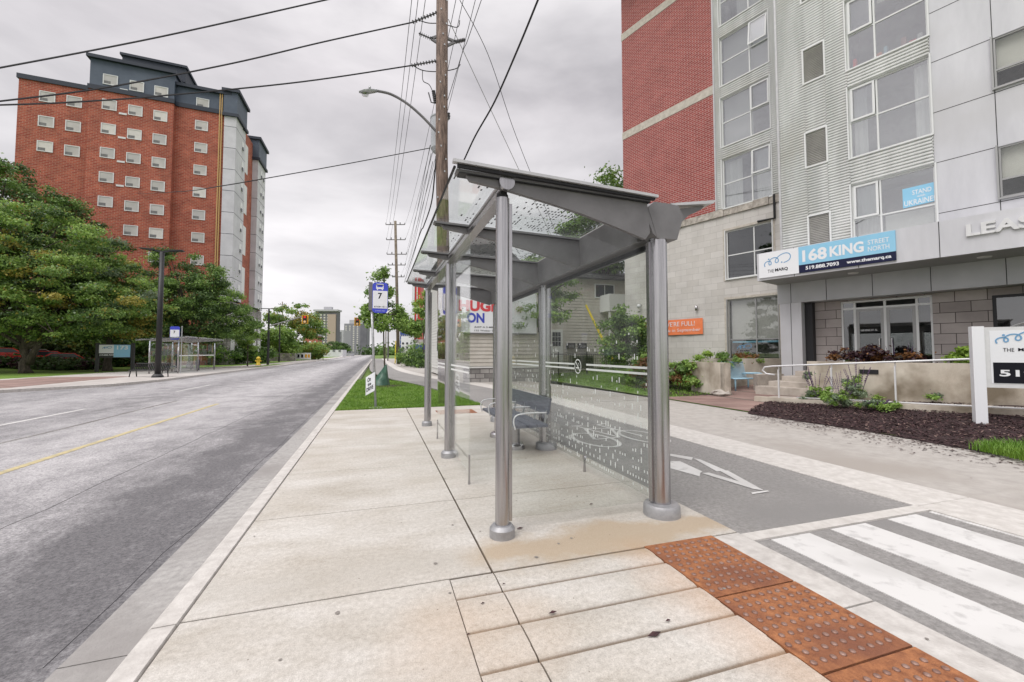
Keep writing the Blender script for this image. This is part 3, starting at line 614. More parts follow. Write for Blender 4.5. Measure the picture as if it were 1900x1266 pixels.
# rear girder
b=MB(); b.prism([(-.17,2.66),(-.12,2.66),(-.10,2.99),(-.2,3.0)],(RX,3.6,0),(1,0,0),(0,0,1),(0,5.75,0)); b.prism([(-.12,2.67),(.1,2.67),(.1,2.70),(-.12,2.70)],(RX,3.6,0),(1,0,0),(0,0,1),(0,5.75,0))
b.build('rear_girder',M['plate'],sh)
b=MB(); b.box(RX-.02,3.58,2.60,RX+.02,9.25,2.655); b.build('glazing_channel',M['darkmetal'],sh)
RAF=[3.42,4.85,6.32,7.78,9.25]
for i,y in enumerate(RAF):
    b=MB(); prof=[(.68,3.035),(.72,2.985),(1.03,2.945),(1.4,2.88),(1.75,2.81),(2.1,2.72),(2.42,2.63),(2.47,2.70),(2.44,2.99)]
    b.prism(prof,(0,y-.022,0),(1,0,0),(0,0,1),(0,.044,0))
    b.prism([(.60,3.035),(2.46,2.985),(2.46,3.008),(.60,3.06)],(0,y-.05,0),(1,0,0),(0,0,1),(0,.10,0)); bf=MB(); bf.prism([(.62,3.028),(2.46,2.978),(2.46,2.984),(.62,3.034)],(0,y-.055,0),(1,0,0),(0,0,1),(0,.11,0)); bf.build('shade_strip',M['black'],sh)  # added black strip puts the shade under the flange into colour
    o=b.build('rafter',M['plate'],sh)
b=MB(); b.prism([(.56,3.085),(2.50,3.01),(2.50,3.035),(.56,3.11)],(0,3.30,0),(1,0,0),(0,0,1),(0,.05,0)); b.build('roof_edge_trim',M['trim'],sh); b=MB(); b.prism([(.56,3.085),(2.50,3.01),(2.50,3.035),(.56,3.11)],(0,9.30,0),(1,0,0),(0,0,1),(0,.05,0)); b.build('roof_edge_trim',M['trim'],sh)
b=MB(); b.prism([(.60,3.055),(2.48,2.99),(2.48,3.012),(.60,3.088)],(0,3.325,0),(1,0,0),(0,0,1),(0,.03,0)); b.build('edge_shade',M['darkmetal'],sh)  # dark strip closing the edge gap, stands in for the shadow there
b=MB(); b.cyl((.585,3.38,3.075),(.585,9.3,3.075),.012,n=8); b.build('front_roof_rail',M['darkmetal'],sh)
rr=random.Random(3)
for i in range(4):
    y0,y1=RAF[i]+.012,RAF[i+1]-.012
    if i==0:y0=3.385
    b=MB(); zz=lambda x:3.062-.0228*(x-.6)
    b.prism([(.585,zz(.585)),(2.44,zz(2.44)),(2.44,zz(2.44)+.012),(.585,zz(.585)+.012)],(0,y0,0),(1,0,0),(0,0,1),(0,y1-y0,0))
    b.mi=1
    for r_ in range(42):
        x=.85+r_*.038
        dens=min(1.,.18+(x-.85)*.62)
        yy=y0+.04
        while yy<y1-.08:
            l=rr.choice([.035,.04,.06])
            if rr.random()<dens*.6: b.quad((x,yy,zz(x)-.002),(x+.017,yy,zz(x)-.002),(x+.017,yy+l,zz(x)-.002),(x,yy+l,zz(x)-.002))
            yy+=.075
    b.build('roof_pane',[M['shglass'],M['dfrit']],sh)
# rear wing
b=MB(); b.prism([(.10,3.02),(.66,3.115),(.62,3.075),(.12,3.0)],(RX,3.42,0),(1,0,0),(0,0,1),(0,5.95,0)); b.build('rear_wing',M['trim'],sh)
for y in RY:
    b=MB(); b.prism([(.20,2.80),(.24,3.0),(.56,3.06),(.52,3.02),(.36,2.94)],(RX,y-.02,0),(1,0,0),(0,0,1),(0,.04,0)); b.build('wing_bracket',M['plate'],sh)
b=MB(); b.prism([(-.17,2.985),(-.02,2.985),(-.02,3.03),(-.17,3.03)],(RX,3.52,0),(1,0,0),(0,0,1),(0,5.8,0)); b.build('roof_gutter',M['trim'],sh)
# glazing
def pane(name,x,y0,y1,z0,z1,mats=M['shglass'],th=.010):
    b=MB(); b.box(x-th/2,y0,z0,x+th/2,y1,z1); return b
for y0,y1 in ((4.96,6.28),(6.42,7.75)):
    b=pane('p',1.055,y0,y1,.14,2.9); b.mi=1
    for z in (1.30,1.36): b.box(1.055-.0075,y0+.02,z,1.055-.0062,y1-.02,z+.022)
    o=b.build('front_pane',[M['shglass'],M['frit']],sh)
for y in (4.97,7.74):
    b=MB(); b.cyl((1.055,y,0),(1.055,y,.1),.016,.010,n=10); b.box(1.047,y-.02,.08,1.063,y+.02,.34); b.build('glass_foot',M['steel'],sh)
YS=[3.62,5.03,6.40,7.85,9.25]
for i in range(4):
    y0,y1=YS[i]+.006,YS[i+1]-.006
    b=pane('p',2.60,y0,y1,.12,2.60); b.mi=1
    xx=2.60-.0068
    for z in (1.325,1.385): 
        segs=[(y0+.02,y1-.02)] if i else [(y0+.02,5.07-.12)]
        if i==1: segs=[(5.30,y1-.02)]
        for a,c in segs: b.quad((xx,a,z),(xx,c,z),(xx,c,z+.024),(xx,a,z+.024))
    z=.16
    while z<1.75:
        t=(z-.16)/1.6; dn=(.50*(1-t)**1.3+.06)
        yy=y0+.03
        while yy<y1-.03:
            if rr.random()<dn and not(1.28<z<1.44):
                h_=rr.choice([.024,.028,.035,.06]); b.quad((xx,yy,z),(xx,yy+.018,z),(xx,yy+.018,z+h_),(xx,yy,z+h_))
            yy+=.05
        z+=.088
    b.build('rear_pane',[M['clglass'],M['frit']],sh)
# no smoking mark on the second rear pane
b=MB(); c=(2.592,5.19,1.367)
for r0,r1 in ((.085,.1),):
    n=28; b.add([(c[0],c[1]+r*math.cos(2*math.pi*k/n),c[2]+r*math.sin(2*math.pi*k/n)) for r in (r0,r1) for k in range(n)],[(k,(k+1)%n,(k+1)%n+n,k+n) for k in range(n)])
def pln(b,p,q,wd,x=c[0]):
    dy,dz=q[0]-p[0],q[1]-p[1];l=math.hypot(dy,dz);ny,nz=-dz/l*wd/2,dy/l*wd/2
    b.add([(x,c[1]+p[0]+ny,c[2]+p[1]+nz),(x,c[1]+q[0]+ny,c[2]+q[1]+nz),(x,c[1]+q[0]-ny,c[2]+q[1]-nz),(x,c[1]+p[0]-ny,c[2]+p[1]-nz)],[(0,1,2,3)])
pln(b,(.062,.062),(-.062,-.062),.016); pln(b,(.055,-.02),(-.04,-.02),.017,c[0]-.0005); pln(b,(-.035,0),(-.035,.03),.008); pln(b,(-.035,.03),(-.01,.045),.008); b.build('no_smoking_mark',M['frit'],sh)
b=MB(); b.box(1.12,3.595,.10,2.55,3.605,2.80); b.build('end_pane',M['clglass'],sh)
for y in (5.03,7.85):
    b=MB(); b.cyl((2.6,y,0),(2.6,y,.14),.02,.012,n=10); b.cyl((2.585,y,.18),(2.615,y,.18),.03,n=14); b.box(2.59,y-.01,.1,2.61,y+.01,.2); b.build('glass_foot',M['steel'],sh)
# bench in the shelter
bn=thing('bench','blue grey slatted bench with looped armrests inside the glass shelter','bench',(2.2,7.6,0))
BY0,BY1=5.92,8.02
for i,x in enumerate((1.96,2.13,2.30)):
    b=MB(); b.bbox(x,BY0,.44,x+.155,BY1,.485,.006); b.build('seat_slat',M['slat'],bn)
b=MB(); b.prism([(0,0),(.03,.005),(.075,.24),(.045,.24)],(2.455,BY0+.02,.62),(1,0,0),(0,0,1),(0,BY1-BY0-.04,0)); b.build('backrest',M['slat'],bn)
for y in (6.0,6.45,7.0,7.5,7.95):
    b=MB(); b.bar((2.42,y,.42),(2.478,y,.68),.03,.012,(0,1,0)); b.build('back_support',M['galv'],bn)
for y in (5.94,6.65,7.4,8.0):
    b=MB(); b.tube(spline([(1.95,y,.42),(1.92,y,.54),(1.97,y,.63),(2.17,y,.655),(2.44,y,.65)],5),.011,8); b.build('armrest',M['railpaint'],bn,True)
for y in (6.59,7.6):
    b=MB(); b.cyl((2.16,y,.04),(2.16,y,.38),.075,n=20); b.lathe((2.16,y,0),[(.16,0),(.155,.06),(.13,.085),(.08,.09)],24); b.build('pedestal',M['steel'],bn,'auto')
b=MB(); b.box(2.05,6.2,.385,2.36,7.8,.435); b.build('seat_rail',M['galv'],bn)
# tactile iron plates
def tactile(x0,x1,y0,y1,label,z=.0,step=.068,mt='rust'):
    t=thing('tactile_plate',label,'tactile plate',((x0+x1)/2,(y0+y1)/2,z),group='rusty iron tactile plates' if mt=='rust' else None)
    b=MB(); b.box(x0+.0015,y0+.0015,z-.02,x1-.0015,y1-.0015,z+.004); o=b.build('plate',M[mt],t)
    b=MB(); ny=int((y1-y0-.03)/step)
    for j in range(ny):
        yy=y0+.03+(j+.5)*step; k=0
        xx=x0+.035+(step/2 if j%2 else 0)
        while xx<x1-.03:
            b.lathe((xx,yy,z+.003),[(.0175,0),(.0155,.006),(.009,.0085)],10); xx+=step
    o=b.build('dome_pattern',M['dome'],t,True); return t
tactile(2.058,2.72,2.22,2.965,'rusty iron tactile plate nearest the shelter posts'); tactile(2.06,2.72,1.55,2.21,'middle rusty iron tactile plate beside the striped crossing'); tactile(2.06,2.72,.85,1.54,'rusty iron tactile plate at the bottom edge of the photo')
tactile(6.3,7.3,1.4,2.35,'reddish tactile plate in the footpath beyond the crossing',z=-.004)
tactile(1.5,2.5,10.75,11.5,'brown tactile plate behind the shelter bench by the grass',z=.0,step=.11)
# bus stop sign
t=thing('bus_stop_sign','blue and white bus stop sign with a 7 on a leaning pole','bus stop sign',(-.02,12.55,0))
b=MB(); b.cyl((-.02,12.55,.0),(-.2,12.58,3.5),.035,n=14); b.build('pole',M['galv'],t,True)
b=MB(); b.cyl((-.02,12.55,-.002),(-.02,12.55,.02),.2,n=20); b.build('base_plate',M['galv'],t)
b=MB(); b.box(-.25,12.50,2.75,-.15,12.56,3.55); b.build('bracket',M['plate'],t)
w_,x0,z0,z1=.42,-.15,2.68,3.55; pan=[]
def rrect(w,h,r,k=6):
    P=[]
    for cx,cy,a0 in ((w-r,r,-90),(w-r,h-r,0),(r,h-r,90),(r,r,180)):
        P+=[(cx+r*math.cos(R(a0+90*i/k)),cy+r*math.sin(R(a0+90*i/k))) for i in range(k+1)]
    return P
b=MB(); b.prism(rrect(.42,.87,.1),(x0,12.5,z0),(1,0,0),(0,0,1),(0,.03,0)); pb=b.build('sign_panel',M['busblue'],t)
b=MB(); b.box(x0+.012,12.495,z0+.13,x0+.408,12.499,z0+.63); b.build('white_field',M['signwhite'],pb)
b=MB(); P0=(x0+.1,12.4935,z0+.66)
for q in ((0,.02,.20,.15),(.02,-.01,.05,.02),(.15,-.01,.18,.02)): b.box(P0[0]+q[0],12.4935,P0[2]+q[1],P0[0]+q[2],12.499,P0[2]+q[3])
b.prism(rrect(.20,.05,.02),(P0[0],12.4935,P0[2]+.12),(1,0,0),(0,0,1),(0,.004,0)); b.mi=1; b.box(P0[0]+.025,12.490,P0[2]+.075,P0[0]+.175,12.493,P0[2]+.125); b.build('bus_symbol',[M['signwhite'],M['busblue']],pb)
b=MB(); put_text(b,'7',(x0+.15,12.492,z0+.40),(1,0,0),(0,0,1),.11,.17,.02); put_text(b,'STOP 1911',(x0+.05,12.492,z0+.155),(1,0,0),(0,0,1),.33,.04,.02); b.build('lettering',M['sblack'],pb)
b=MB(); put_text(b,'519-585-7555',(x0+.08,12.494,z0+.05),(1,0,0),(0,0,1),.26,.02,.0); b.build('small_lettering',M['signwhite'],pb)
# small placard tied to that pole
t=thing('placard','small tilted white placard with black lettering fixed low on the bus stop pole','placard',(-.1,12.5,.3))
ux=Vector((.45,-.78,.32)).normalized(); uz=Vector((0,0,1)); o0=Vector((-.30,12.82,.33)); nr=ux.cross(uz).normalized()
b=MB(); b.prism([(0,0),(.52,.0),(.52,.52),(0,.52)],o0,ux,uz,nr*-.008); b.build('board',M['signwhite'],t)
b=MB(); put_text(b,'DRIVE',o0+nr*.003+ux*.05+uz*.08,ux,uz,.40,.11,.03); put_text(b,'On',o0+nr*.003+ux*.10+uz*.34,ux,uz,.2,.12,.03); put_text(b,'the',o0+nr*.003+ux*.12+uz*.22,ux,uz,.2,.09,.03); b.build('lettering',M['sblack'],t)
#@@RIGHT
# ================================================================ right-hand building (local frame: s along front, n depth, z up)
BD=thing('apartment_building','tall student residence of red brick, corrugated metal and silver panels','building',(-9,19.2,0),1)
A_,B_,C_=19.2,17.17,15.2
def wall(b,s0,s1,z0,z1,n,holes,depth=.25,th=None):
    S=sorted({s0,s1,*[h[0] for h in holes],*[h[1] for h in holes]}); Z=sorted({z0,z1,*[h[2] for h in holes],*[h[3] for h in holes]})
    S=[v for v in S if s0<=v<=s1]; Z=[v for v in Z if z0<=v<=z1]
    for i in range(len(S)-1):
        for j in range(len(Z)-1):
            cs,cz=(S[i]+S[i+1])/2,(Z[j]+Z[j+1])/2
            if any(h[0]<cs<h[1] and h[2]<cz<h[3] for h in holes): continue
            b.quad((S[i],n,Z[j]),(S[i+1],n,Z[j]),(S[i+1],n,Z[j+1]),(S[i],n,Z[j+1]))
    for h in holes:
        a,c,d,e_=max(h[0],s0),min(h[1],s1),max(h[2],z0),min(h[3],z1)
        if a>=c or d>=e_: continue
        m=n+depth
        b.quad((a,n,d),(a,m,d),(a,m,e_),(a,n,e_)); b.quad((c,n,d),(c,n,e_),(c,m,e_),(c,m,d)); b.quad((a,n,d),(c,n,d),(c,m,d),(a,m,d)); b.quad((a,n,e_),(a,m,e_),(c,m,e_),(c,n,e_))
    return b
TOP=24
hA=[(-9.9,-7.8,zb,zb+2.3) for zb in (8.2,11.1,14.0,16.9,19.8)]+[(-9.82,-7.85,4.92,7.13),(-9.8,-7.7,1.2,3.96)]
b=MB(); wall(b,-15.65,-10.2,8.2,TOP,A_,[]); b.quad((-15.65,A_,8.2),(-15.65,A_,TOP),(-15.65,A_+14,TOP),(-15.65,A_+14,8.2)); b.build('brick_wall',M['brick'],BD)
b=MB(); wall(b,-15.62,-6.6,-.2,7.85,A_+.01,hA,.2); b.quad((-15.62,A_,0),(-15.62,A_,7.9),(-15.62,A_+14,7.9),(-15.62,A_+14,0)); b.build('stone_wall',M['stone'],BD)
for z in (13.85,19.75):
    b=MB(); b.box(-15.67,A_-.02,z,-10.2,A_+.1,z+.42); b.build('stone_band',M['band'],BD)
b=MB()
for i in range(14):
    s=-15.66+i*.645; b.box(s,A_-.05-.015*(i%3),7.86,s+.63,A_+.2,8.19-.0*(i%2))
b.build('rough_stone_band',M['rough_band'],BD)
# corrugated cladding: real ribs
def corr(b,s0,s1,z0,z1,n,pitch=.094,d=.045):
    k=int((z1-z0)/pitch); p=(z1-z0)/k
    for i in range(k):
        z=z0+i*p
        q=[(n,z),(n,z+p*.22),(n-d,z+p*.42),(n-d*1.05,z+p*.7),(n-d,z+p*.94),(n,z+p)]
        for a,c in zip(q[:-1],q[1:]): b.quad((s0,a[0],a[1]),(s1,a[0],a[1]),(s1,c[0],c[1]),(s0,c[0],c[1]))
def corr_wall(b,s0,s1,z0,z1,n,holes,depth=.16):
    S=sorted({s0,s1,*[h[0] for h in holes],*[h[1] for h in holes]}); S=[v for v in S if s0<=v<=s1]
    for i in range(len(S)-1):
        cs=(S[i]+S[i+1])/2; hs=sorted([h for h in holes if h[0]<cs<h[1]],key=lambda h:h[2]); z=z0
        for h in hs:
            if h[2]>z: corr(b,S[i],S[i+1],z,min(h[2],z1),n)
            z=max(z,h[3])
        if z<z1: corr(b,S[i],S[i+1],z,z1,n)
    for h in holes:
        a,c,d,e_=h; m=n+depth
        b.quad((a,n,d),(a,m,d),(a,m,e_),(a,n,e_)); b.quad((c,n,d),(c,n,e_),(c,m,e_),(c,m,d)); b.quad((a,n,d),(c,n,d),(c,m,d),(a,m,d)); b.quad((a,n,e_),(a,m,e_),(c,m,e_),(c,n,e_))
b=MB(); corr_wall(b,-10.2,-6.3,8.2,TOP,A_,[h for h in hA if h[2]>8]); b.build('corrugated_cladding',M['corr'],BD)
hB=[(-4.58,-2.62,zb,zb+2.38) for zb in (8.0,11.0,14.0,17.0,20.)]+[(-4.58,-2.6,4.6,7.08)]; hV=[(-5.82,-5.22,zb,zb+1.2) for zb in (8.15,11.2,14.2,17.2,20.2)]+[(-5.80,-5.20,4.9,6.35)]
b=MB(); corr_wall(b,-6.68,-2.60,4.6,TOP,B_,hB+hV); b.build('corrugated_cladding',M['corr'],BD)
b=MB(); b.box(-6.73,B_-.08,4.5,-6.66,B_+.06,TOP); b.box(-10.24,A_-.075,8.2,-10.17,A_+.04,TOP); b.build('corner_trim',M['trim'],BD)
hP=[(-1.38,1.2,zb,zb+1.4) for zb in (5.7,8.72,11.7,14.7)]
b=MB(); wall(b,-2.6,3,4.9,TOP,B_-.02,hP,.14); b.quad((-6.73,B_,0),(-6.73,B_,TOP),(-6.73,A_+.2,TOP),(-6.73,A_+.2,0)); b.build('silver_panel_wall',M['panel'],BD)
b=MB()
for z in (5.6,7.1,8.6,10.12,11.62,13.12,14.62): 
    b.box(-2.6,B_-.024,z-.008,-1.38,B_-.019,z+.008)
    if z in (5.6,8.6,11.62): b.box(-1.38,B_-.024,z-.008,3,B_-.019,z+.008)
b.box(-1.39,B_-.0245,4.9,-1.374,B_-.0195,TOP); b.build('panel_joint',M['joint'],BD)
def window(s0,s1,z0,z1,n,cols,rows,glass,back,fr=M['frame'],fw=.045,open_=None,rec=.08,bn=.28,curt=None,name='window'):
    nn=n+rec; b=MB()
    for a in cols: b.box(a-fw/2,nn-.03,z0,a+fw/2,nn+.03,z1)
    for (z,a,c) in rows: b.box(a,nn-.026,z-fw/2,c,nn+.026,z+fw/2)
    b.box(s0,nn-.034,z0,s0+fw,nn+.034,z1); b.box(s1-fw,nn-.034,z0,s1,nn+.034,z1); b.box(s0,nn-.033,z0,s1,nn+.033,z0+fw); b.box(s0,nn-.033,z1-fw,s1,nn+.033,z1)
    b.box(s0-.04,n-.07,z0-.05,s1+.04,n+.02,z0-.002); b.box(s0-.04,n-.07,z0,s0-.002,n+.02,z1+.03); b.box(s1+.002,n-.069,z0,s1+.04,n+.02,z1+.03)
    o=b.build(name,fr,BD)
    c=MB(); c.box(s0+.01,nn-.005,z0+.01,s1-.01,nn+.005,z1-.01); c.build('pane',glass,o)
    c=MB(); c.quad((s0-.2,nn+bn+1.2,z0-.2),(s1+.2,nn+bn+1.2,z0-.2),(s1+.2,nn+bn+1.2,z1+.2),(s0-.2,nn+bn+1.2,z1+.2))
    c.quad((s0-.2,nn+.1,z0-.01),(s1+.2,nn+.1,z0-.01),(s1+.2,nn+bn+1.2,z0-.01),(s0-.2,nn+bn+1.2,z0-.01)); c.quad((s0-.2,nn+.1,z1+.01),(s0-.2,nn+bn+1.2,z1+.01),(s1+.2,nn+bn+1.2,z1+.01),(s1+.2,nn+.1,z1+.01))
    c.quad((s0-.05,nn+.1,z0),(s0-.05,nn+bn+1.2,z0),(s0-.05,nn+bn+1.2,z1),(s0-.05,nn+.1,z1)); c.quad((s1+.05,nn+.1,z0),(s1+.05,nn+bn+1.2,z0),(s1+.05,nn+bn+1.2,z1),(s1+.05,nn+.1,z1))
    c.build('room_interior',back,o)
    for (a,c2,za,zb,m) in (curt or []):
        c=MB(); k=max(2,int((c2-a)/.06)); pts=[(a+(c2-a)*i/k,nn+.16+.025*math.sin(i*1.9)*(m is M['curtain'])) for i in range(k+1)]
        for i in range(k): c.quad((pts[i][0],pts[i][1],za),(pts[i+1][0],pts[i+1][1],za),(pts[i+1][0],pts[i+1][1],zb),(pts[i][0],pts[i][1],zb))
        c.build('curtain' if m is M['curtain'] else 'blind',m,o)
    return o
def sash(o,s0,s1,z0,z1,n,ang): # top-hung opening casement
    c=MB(); h=z1-z0; q=Vector((0,-math.sin(ang),-math.cos(ang)))
    p=Vector((s0,n,z1)); 
    def bx(a0,a1,l0,l1,d0,d1):
        nrm=Vector((0,-math.cos(ang),math.sin(ang))); pt=lambda a,l,d: p+Vector((a,0,0))+q*l+nrm*d
        c.add([pt(a0,l0,d0),pt(a1,l0,d0),pt(a1,l1,d0),pt(a0,l1,d0),pt(a0,l0,d1),pt(a1,l0,d1),pt(a1,l1,d1),pt(a0,l1,d1)],[(0,3,2,1),(4,5,6,7),(0,1,5,4),(1,2,6,5),(2,3,7,6),(3,0,4,7)])
    w=s1-s0
    bx(0,.06,0,h,0,.04);bx(w-.06,w,0,h,0,.04);bx(0.06,w-.06,0,.06,0,.04);bx(.06,w-.06,h-.06,h,0,.04)
    f=c.build('casement',M['frame'],o); c=MB()
    nrm=Vector((0,-math.cos(ang),math.sin(ang))); pt=lambda a,l,d: p+Vector((a,0,0))+q*l+nrm*d
    c.add([pt(.05,.05,.02),pt(w-.05,.05,.02),pt(w-.05,h-.05,.02),pt(.05,h-.05,.02)],[(0,3,2,1)]); c.build('casement_pane',M['winglass'],f)
CU=M['curtain'];GB=M['gblind'];BL=M['blind']
for i,zb in enumerate((8.2,11.1,14.0,16.9,19.8)):
    cv=[[(-9.85,-9.1,zb,zb+2.2,CU),(-8.5,-7.85,zb+.1,zb+2.2,CU)],[(-9.85,-8.6,zb,zb+2.3,GB)],[(-9.85,-7.85,zb,zb+2.3,GB)],[(-9.2,-7.9,zb,zb+2.3,GB)],[]][i]
    o=window(-9.9,-7.8,zb,zb+2.3,A_,[-8.62],[(zb+1.15,-9.9,-7.8)],M['winglass'],M['room'],curt=cv)
    sash(o,-8.6,-7.84,zb+1.17,zb+2.26,A_+.04,[.07,0.02,.13,.02,.02][i])
window_keep={}
for i,zb in enumerate((8.0,11.0,14.,17.,20.)):
    cv=[[(-4.5,-4.15,zb,zb+2.3,CU),(-3.0,-2.66,zb,zb+2.3,CU)],[(-3.8,-2.7,zb+1.9,zb+2.35,BL)],[(-4.5,-4.2,zb,zb+2.3,CU)],[],[]][i]
    o=window(-4.58,-2.62,zb,zb+2.38,B_,[-3.86],[(zb+1.2,-4.58,-2.62)],M['winglass'],M['room'],curt=cv); window_keep[3 if i==1 else i+10]=o; sash(o,-4.53,-3.9,zb+1.22,zb+2.34,B_+.05,.02)
ow=window(-4.58,-2.6,4.6,7.08,B_,[-3.86],[(5.92,-4.58,-2.6)],M['winglass'],M['room'],curt=[(-4.5,-3.9,4.7,7.0,CU),(-3.8,-2.7,4.7,5.9,BL)]); sash(ow,-4.53,-3.9,5.94,7.04,B_+.05,.02)
for h in hV:
    b=MB(); s0,s1,z0,z1=h; b.box(s0-.05,B_-.075,z0-.05,s0,B_+.1,z1+.05); b.box(s1,B_-.075,z0-.05,s1+.05,B_+.1,z1+.05); b.box(s0-.0,B_-.073,z1,s1+.0,B_+.1,z1+.05); b.box(s0,B_-.073,z0-.05,s1,B_+.1,z0); o=b.build('vent_frame',M['frame'],BD)
    b=MB(); 
    k=int((z1-z0)/.06)
    for i in range(k): b.bar((s0,B_-.015,z0+.03+i*.06),(s1,B_-.015,z0+.03+i*.06),.03,.014,(0,.6,1))
    b.quad((s0,B_+.005,z0),(s1,B_+.005,z0),(s1,B_+.005,z1),(s0,B_+.005,z1)); b.build('louvre',M['louvre'],o)
for h in hP:
    s0,s1,z0,z1=h; window(s0,s1,z0,z1,B_-.02,[-.1],[(z0+.5,s0,s1)],M['officeglass'],M['room'],rec=.06,curt=[(s0+.04,s1-.04,z0+.52,z1,BL)],fr=M['gframe'])
window(-9.82,-7.85,4.92,7.13,A_+.01,[-8.62],[(6.0,-9.82,-7.85)],M['shopglass'],M['room'],rec=.1)
o=window(-9.8,-7.7,1.2,3.96,A_+.01,[-8.62],[(2.15,-9.8,-7.7)],M['officeglass'],M['room'],rec=.1,curt=[(-9.75,-7.75,2.17,3.95,GB),(-9.75,-7.75,2.0,2.08,M['signblue'])],fr=M['gframe'])
c=MB(); put_logo(c,(-9.45,A_+.10,1.72),(1,0,0),(0,0,1),.6,.22,.025); c.mi=1; put_text(c,'THE MARQ',(-9.35,A_+.10,1.6),(1,0,0),(0,0,1),.42,.07,.02); c.build('window_decal',[M['logo'],M['sblack']],o)
b=MB()
for (s0,s1,z0,z1) in ((-9.95,-7.6,1.1,4.08),(-9.95,-7.75,4.84,7.25)):
    b.box(s0,A_-.012,z1-.1,s1,A_+.03,z1); b.box(s0,A_-.013,z0,s0+.12,A_+.03,z1-.1); b.box(s1-.12,A_-.013,z0,s1,A_+.03,z1-.1)
b.build('window_surround',M['band'],BD)
b=MB(); b.tube([(-7.72,A_-.06,8.2),(-7.72,A_-.06,7.2),(-8.4,A_-.05,7.22)],.05,6); b.build('downpipe',M['black'],BD)
# belongings on the sill of the top visible window
rs=random.Random(8)
o=window_keep[3]
for i in range(9):
    c=MB(); s_=-4.45+i*.2+rs.uniform(-.04,.04); h_=rs.uniform(.1,.42); c.bbox(s_,B_+.2,11.02,s_+rs.uniform(.08,.17),B_+.34,11.02+h_,.03); c.build('sill_ornament',[M['carred'],M['sidingw'],M['band'],M['orange'],M['ltblue'],M['gblind'],M['cloth_p']][i%7],o)
# poster in the window
c=MB(); sp0=(-3.34,B_+.06,5.98); c.prism([(0,0),(.73,.03),(.73,.60),(0,.60)],sp0,(1,0,0),(0,0,1),(0,.004,0)); po=c.build('window_poster',M['signblue'],ow)
c=MB(); put_text(c,'STAND',(-3.12,B_+.055,6.33),(1,0,0),(0,0,1),.42,.14,.01); put_text(c,'with',(-3.02,B_+.055,6.23),(1,0,0),(0,0,1),.18,.07,.01); put_text(c,'UKRAINE!',(-3.31,B_+.055,6.03),(1,0,0),(0,0,1),.67,.16,.01); c.build('poster_lettering',M['signwhite'],po)
# canopy
CN=thing('entrance_canopy','deep silver metal canopy over the main entrance','canopy',(-2,15.2,4.0),1)
CN.parent=None
b=MB(); b.box(-6.72,C_,4.0,3,C_+.05,4.93); b.box(-6.72,C_+.05,4.0,-6.67,B_+.6,4.93); b.box(-6.72,C_+.05,4.88,3,B_-.05,4.92); b.build('fascia',M['panel'],CN)
b=MB(); b.box(-6.66,C_+.051,3.995,3,B_+.5,4.03); so_=b.build('soffit',M['soffit'],CN)
b=MB()
for s in (-5.6,-3.95,-2.28,-.4): b.box(s-.008,C_-.004,4.0,s+.008,C_-.001,4.93)
b.build('fascia_joint',M['joint'],CN)
for s in (-4.3,-1.6):
    b=MB(); b.lathe((s,16.0,3.975),[(.12,0),(.14,.02)],20); b.build('downlight',M['railpaint'],so_)
FN=16.62
b=MB(); b.box(-6.68,FN,3.30,3,FN+.05,3.994); b.box(-6.68,FN+.05,3.30,3,B_+.1,3.34); b.build('rear_fascia',M['gpanel'],BD)
b=MB()
for s in (-6.25,-5.2,-4.0,-2.7,-1.3): b.box(s-.008,FN-.004,3.3,s+.008,FN-.001,3.99)
b.build('panel_joint',M['joint'],BD)
b=MB(); b.box(-6.62,FN+.02,.3,-5.95,B_+.3,3.3); b.build('column',M['panel'],BD); b=MB(); b.box(-6.28,FN+.015,.3,-6.265,FN+.019,3.3); b.build('panel_joint',M['joint'],BD)
b=MB(); b.box(-5.95,FN+.3,.3,-5.72,B_+.3,3.3); b.build('dark_return',M['darkmetal'],BD)
hD=[(-4.98,-2.78,.72,3.26),(-1.62,1.5,1.3,3.1)]
b=MB(); wall(b,-5.72,3,.2,3.3,B_,hD,.15); b.build('purple_stone_wall',M['dstone'],BD)
# doors
b=MB(); n=B_+.06
for s in (-4.96,-4.62,-3.86,-3.12,-2.80): b.box(s-.03,n-.03,.72,s+.03,n+.03,3.25)
for z in (.75,3.0,3.22): b.box(-4.93,n-.028,z-.03,-2.83,n+.028,z+.03)
en=b.build('door_frame',M['frame'],BD)
for s0,s1 in ((-4.59,-3.89),(-3.83,-3.15)):
    b=MB(); b.box(s0,n-.02,.78,s0+.08,n+.02,2.97); b.box(s1-.08,n-.02,.78,s1,n+.02,2.97); b.box(s0+.08,n-.019,.78,s1-.08,n+.019,.98); b.box(s0+.08,n-.019,2.89,s1-.08,n+.019,2.97); d=b.build('door',M['gframe'],BD)
    b=MB(); b.box(s0+.08,n-.005,.98,s1-.08,n+.005,2.89); b.build('pane',M['shopglass'],d); b=MB(); hs=s1-.12 if s0<-4 else s0+.12; b.tube([(hs,n-.02,1.5),(hs,n-.07,1.5),(hs,n-.07,2.0),(hs,n-.02,2.0)],.014,8); b.build('handle',M['railpaint'],d)
b=MB(); b.box(-4.93,n-.005,.78,-4.65,n+.005,3.19); b.build('side_pane',M['shopglass'],en); b=MB(); b.box(-3.09,n-.005,.78,-2.83,n+.005,3.19); b.build('side_pane',M['shopglass'],en)
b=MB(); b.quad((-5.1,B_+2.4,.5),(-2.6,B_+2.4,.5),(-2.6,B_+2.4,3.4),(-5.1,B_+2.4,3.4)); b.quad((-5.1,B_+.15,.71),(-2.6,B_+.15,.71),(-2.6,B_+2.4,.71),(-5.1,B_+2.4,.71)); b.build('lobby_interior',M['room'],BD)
b=MB(); put_text(b,'168 KING ST. N.',(-4.48,n-.012,2.25),(1,0,0),(0,0,1),.42,.06,.01); b.build('door_lettering',M['signwhite'],en)
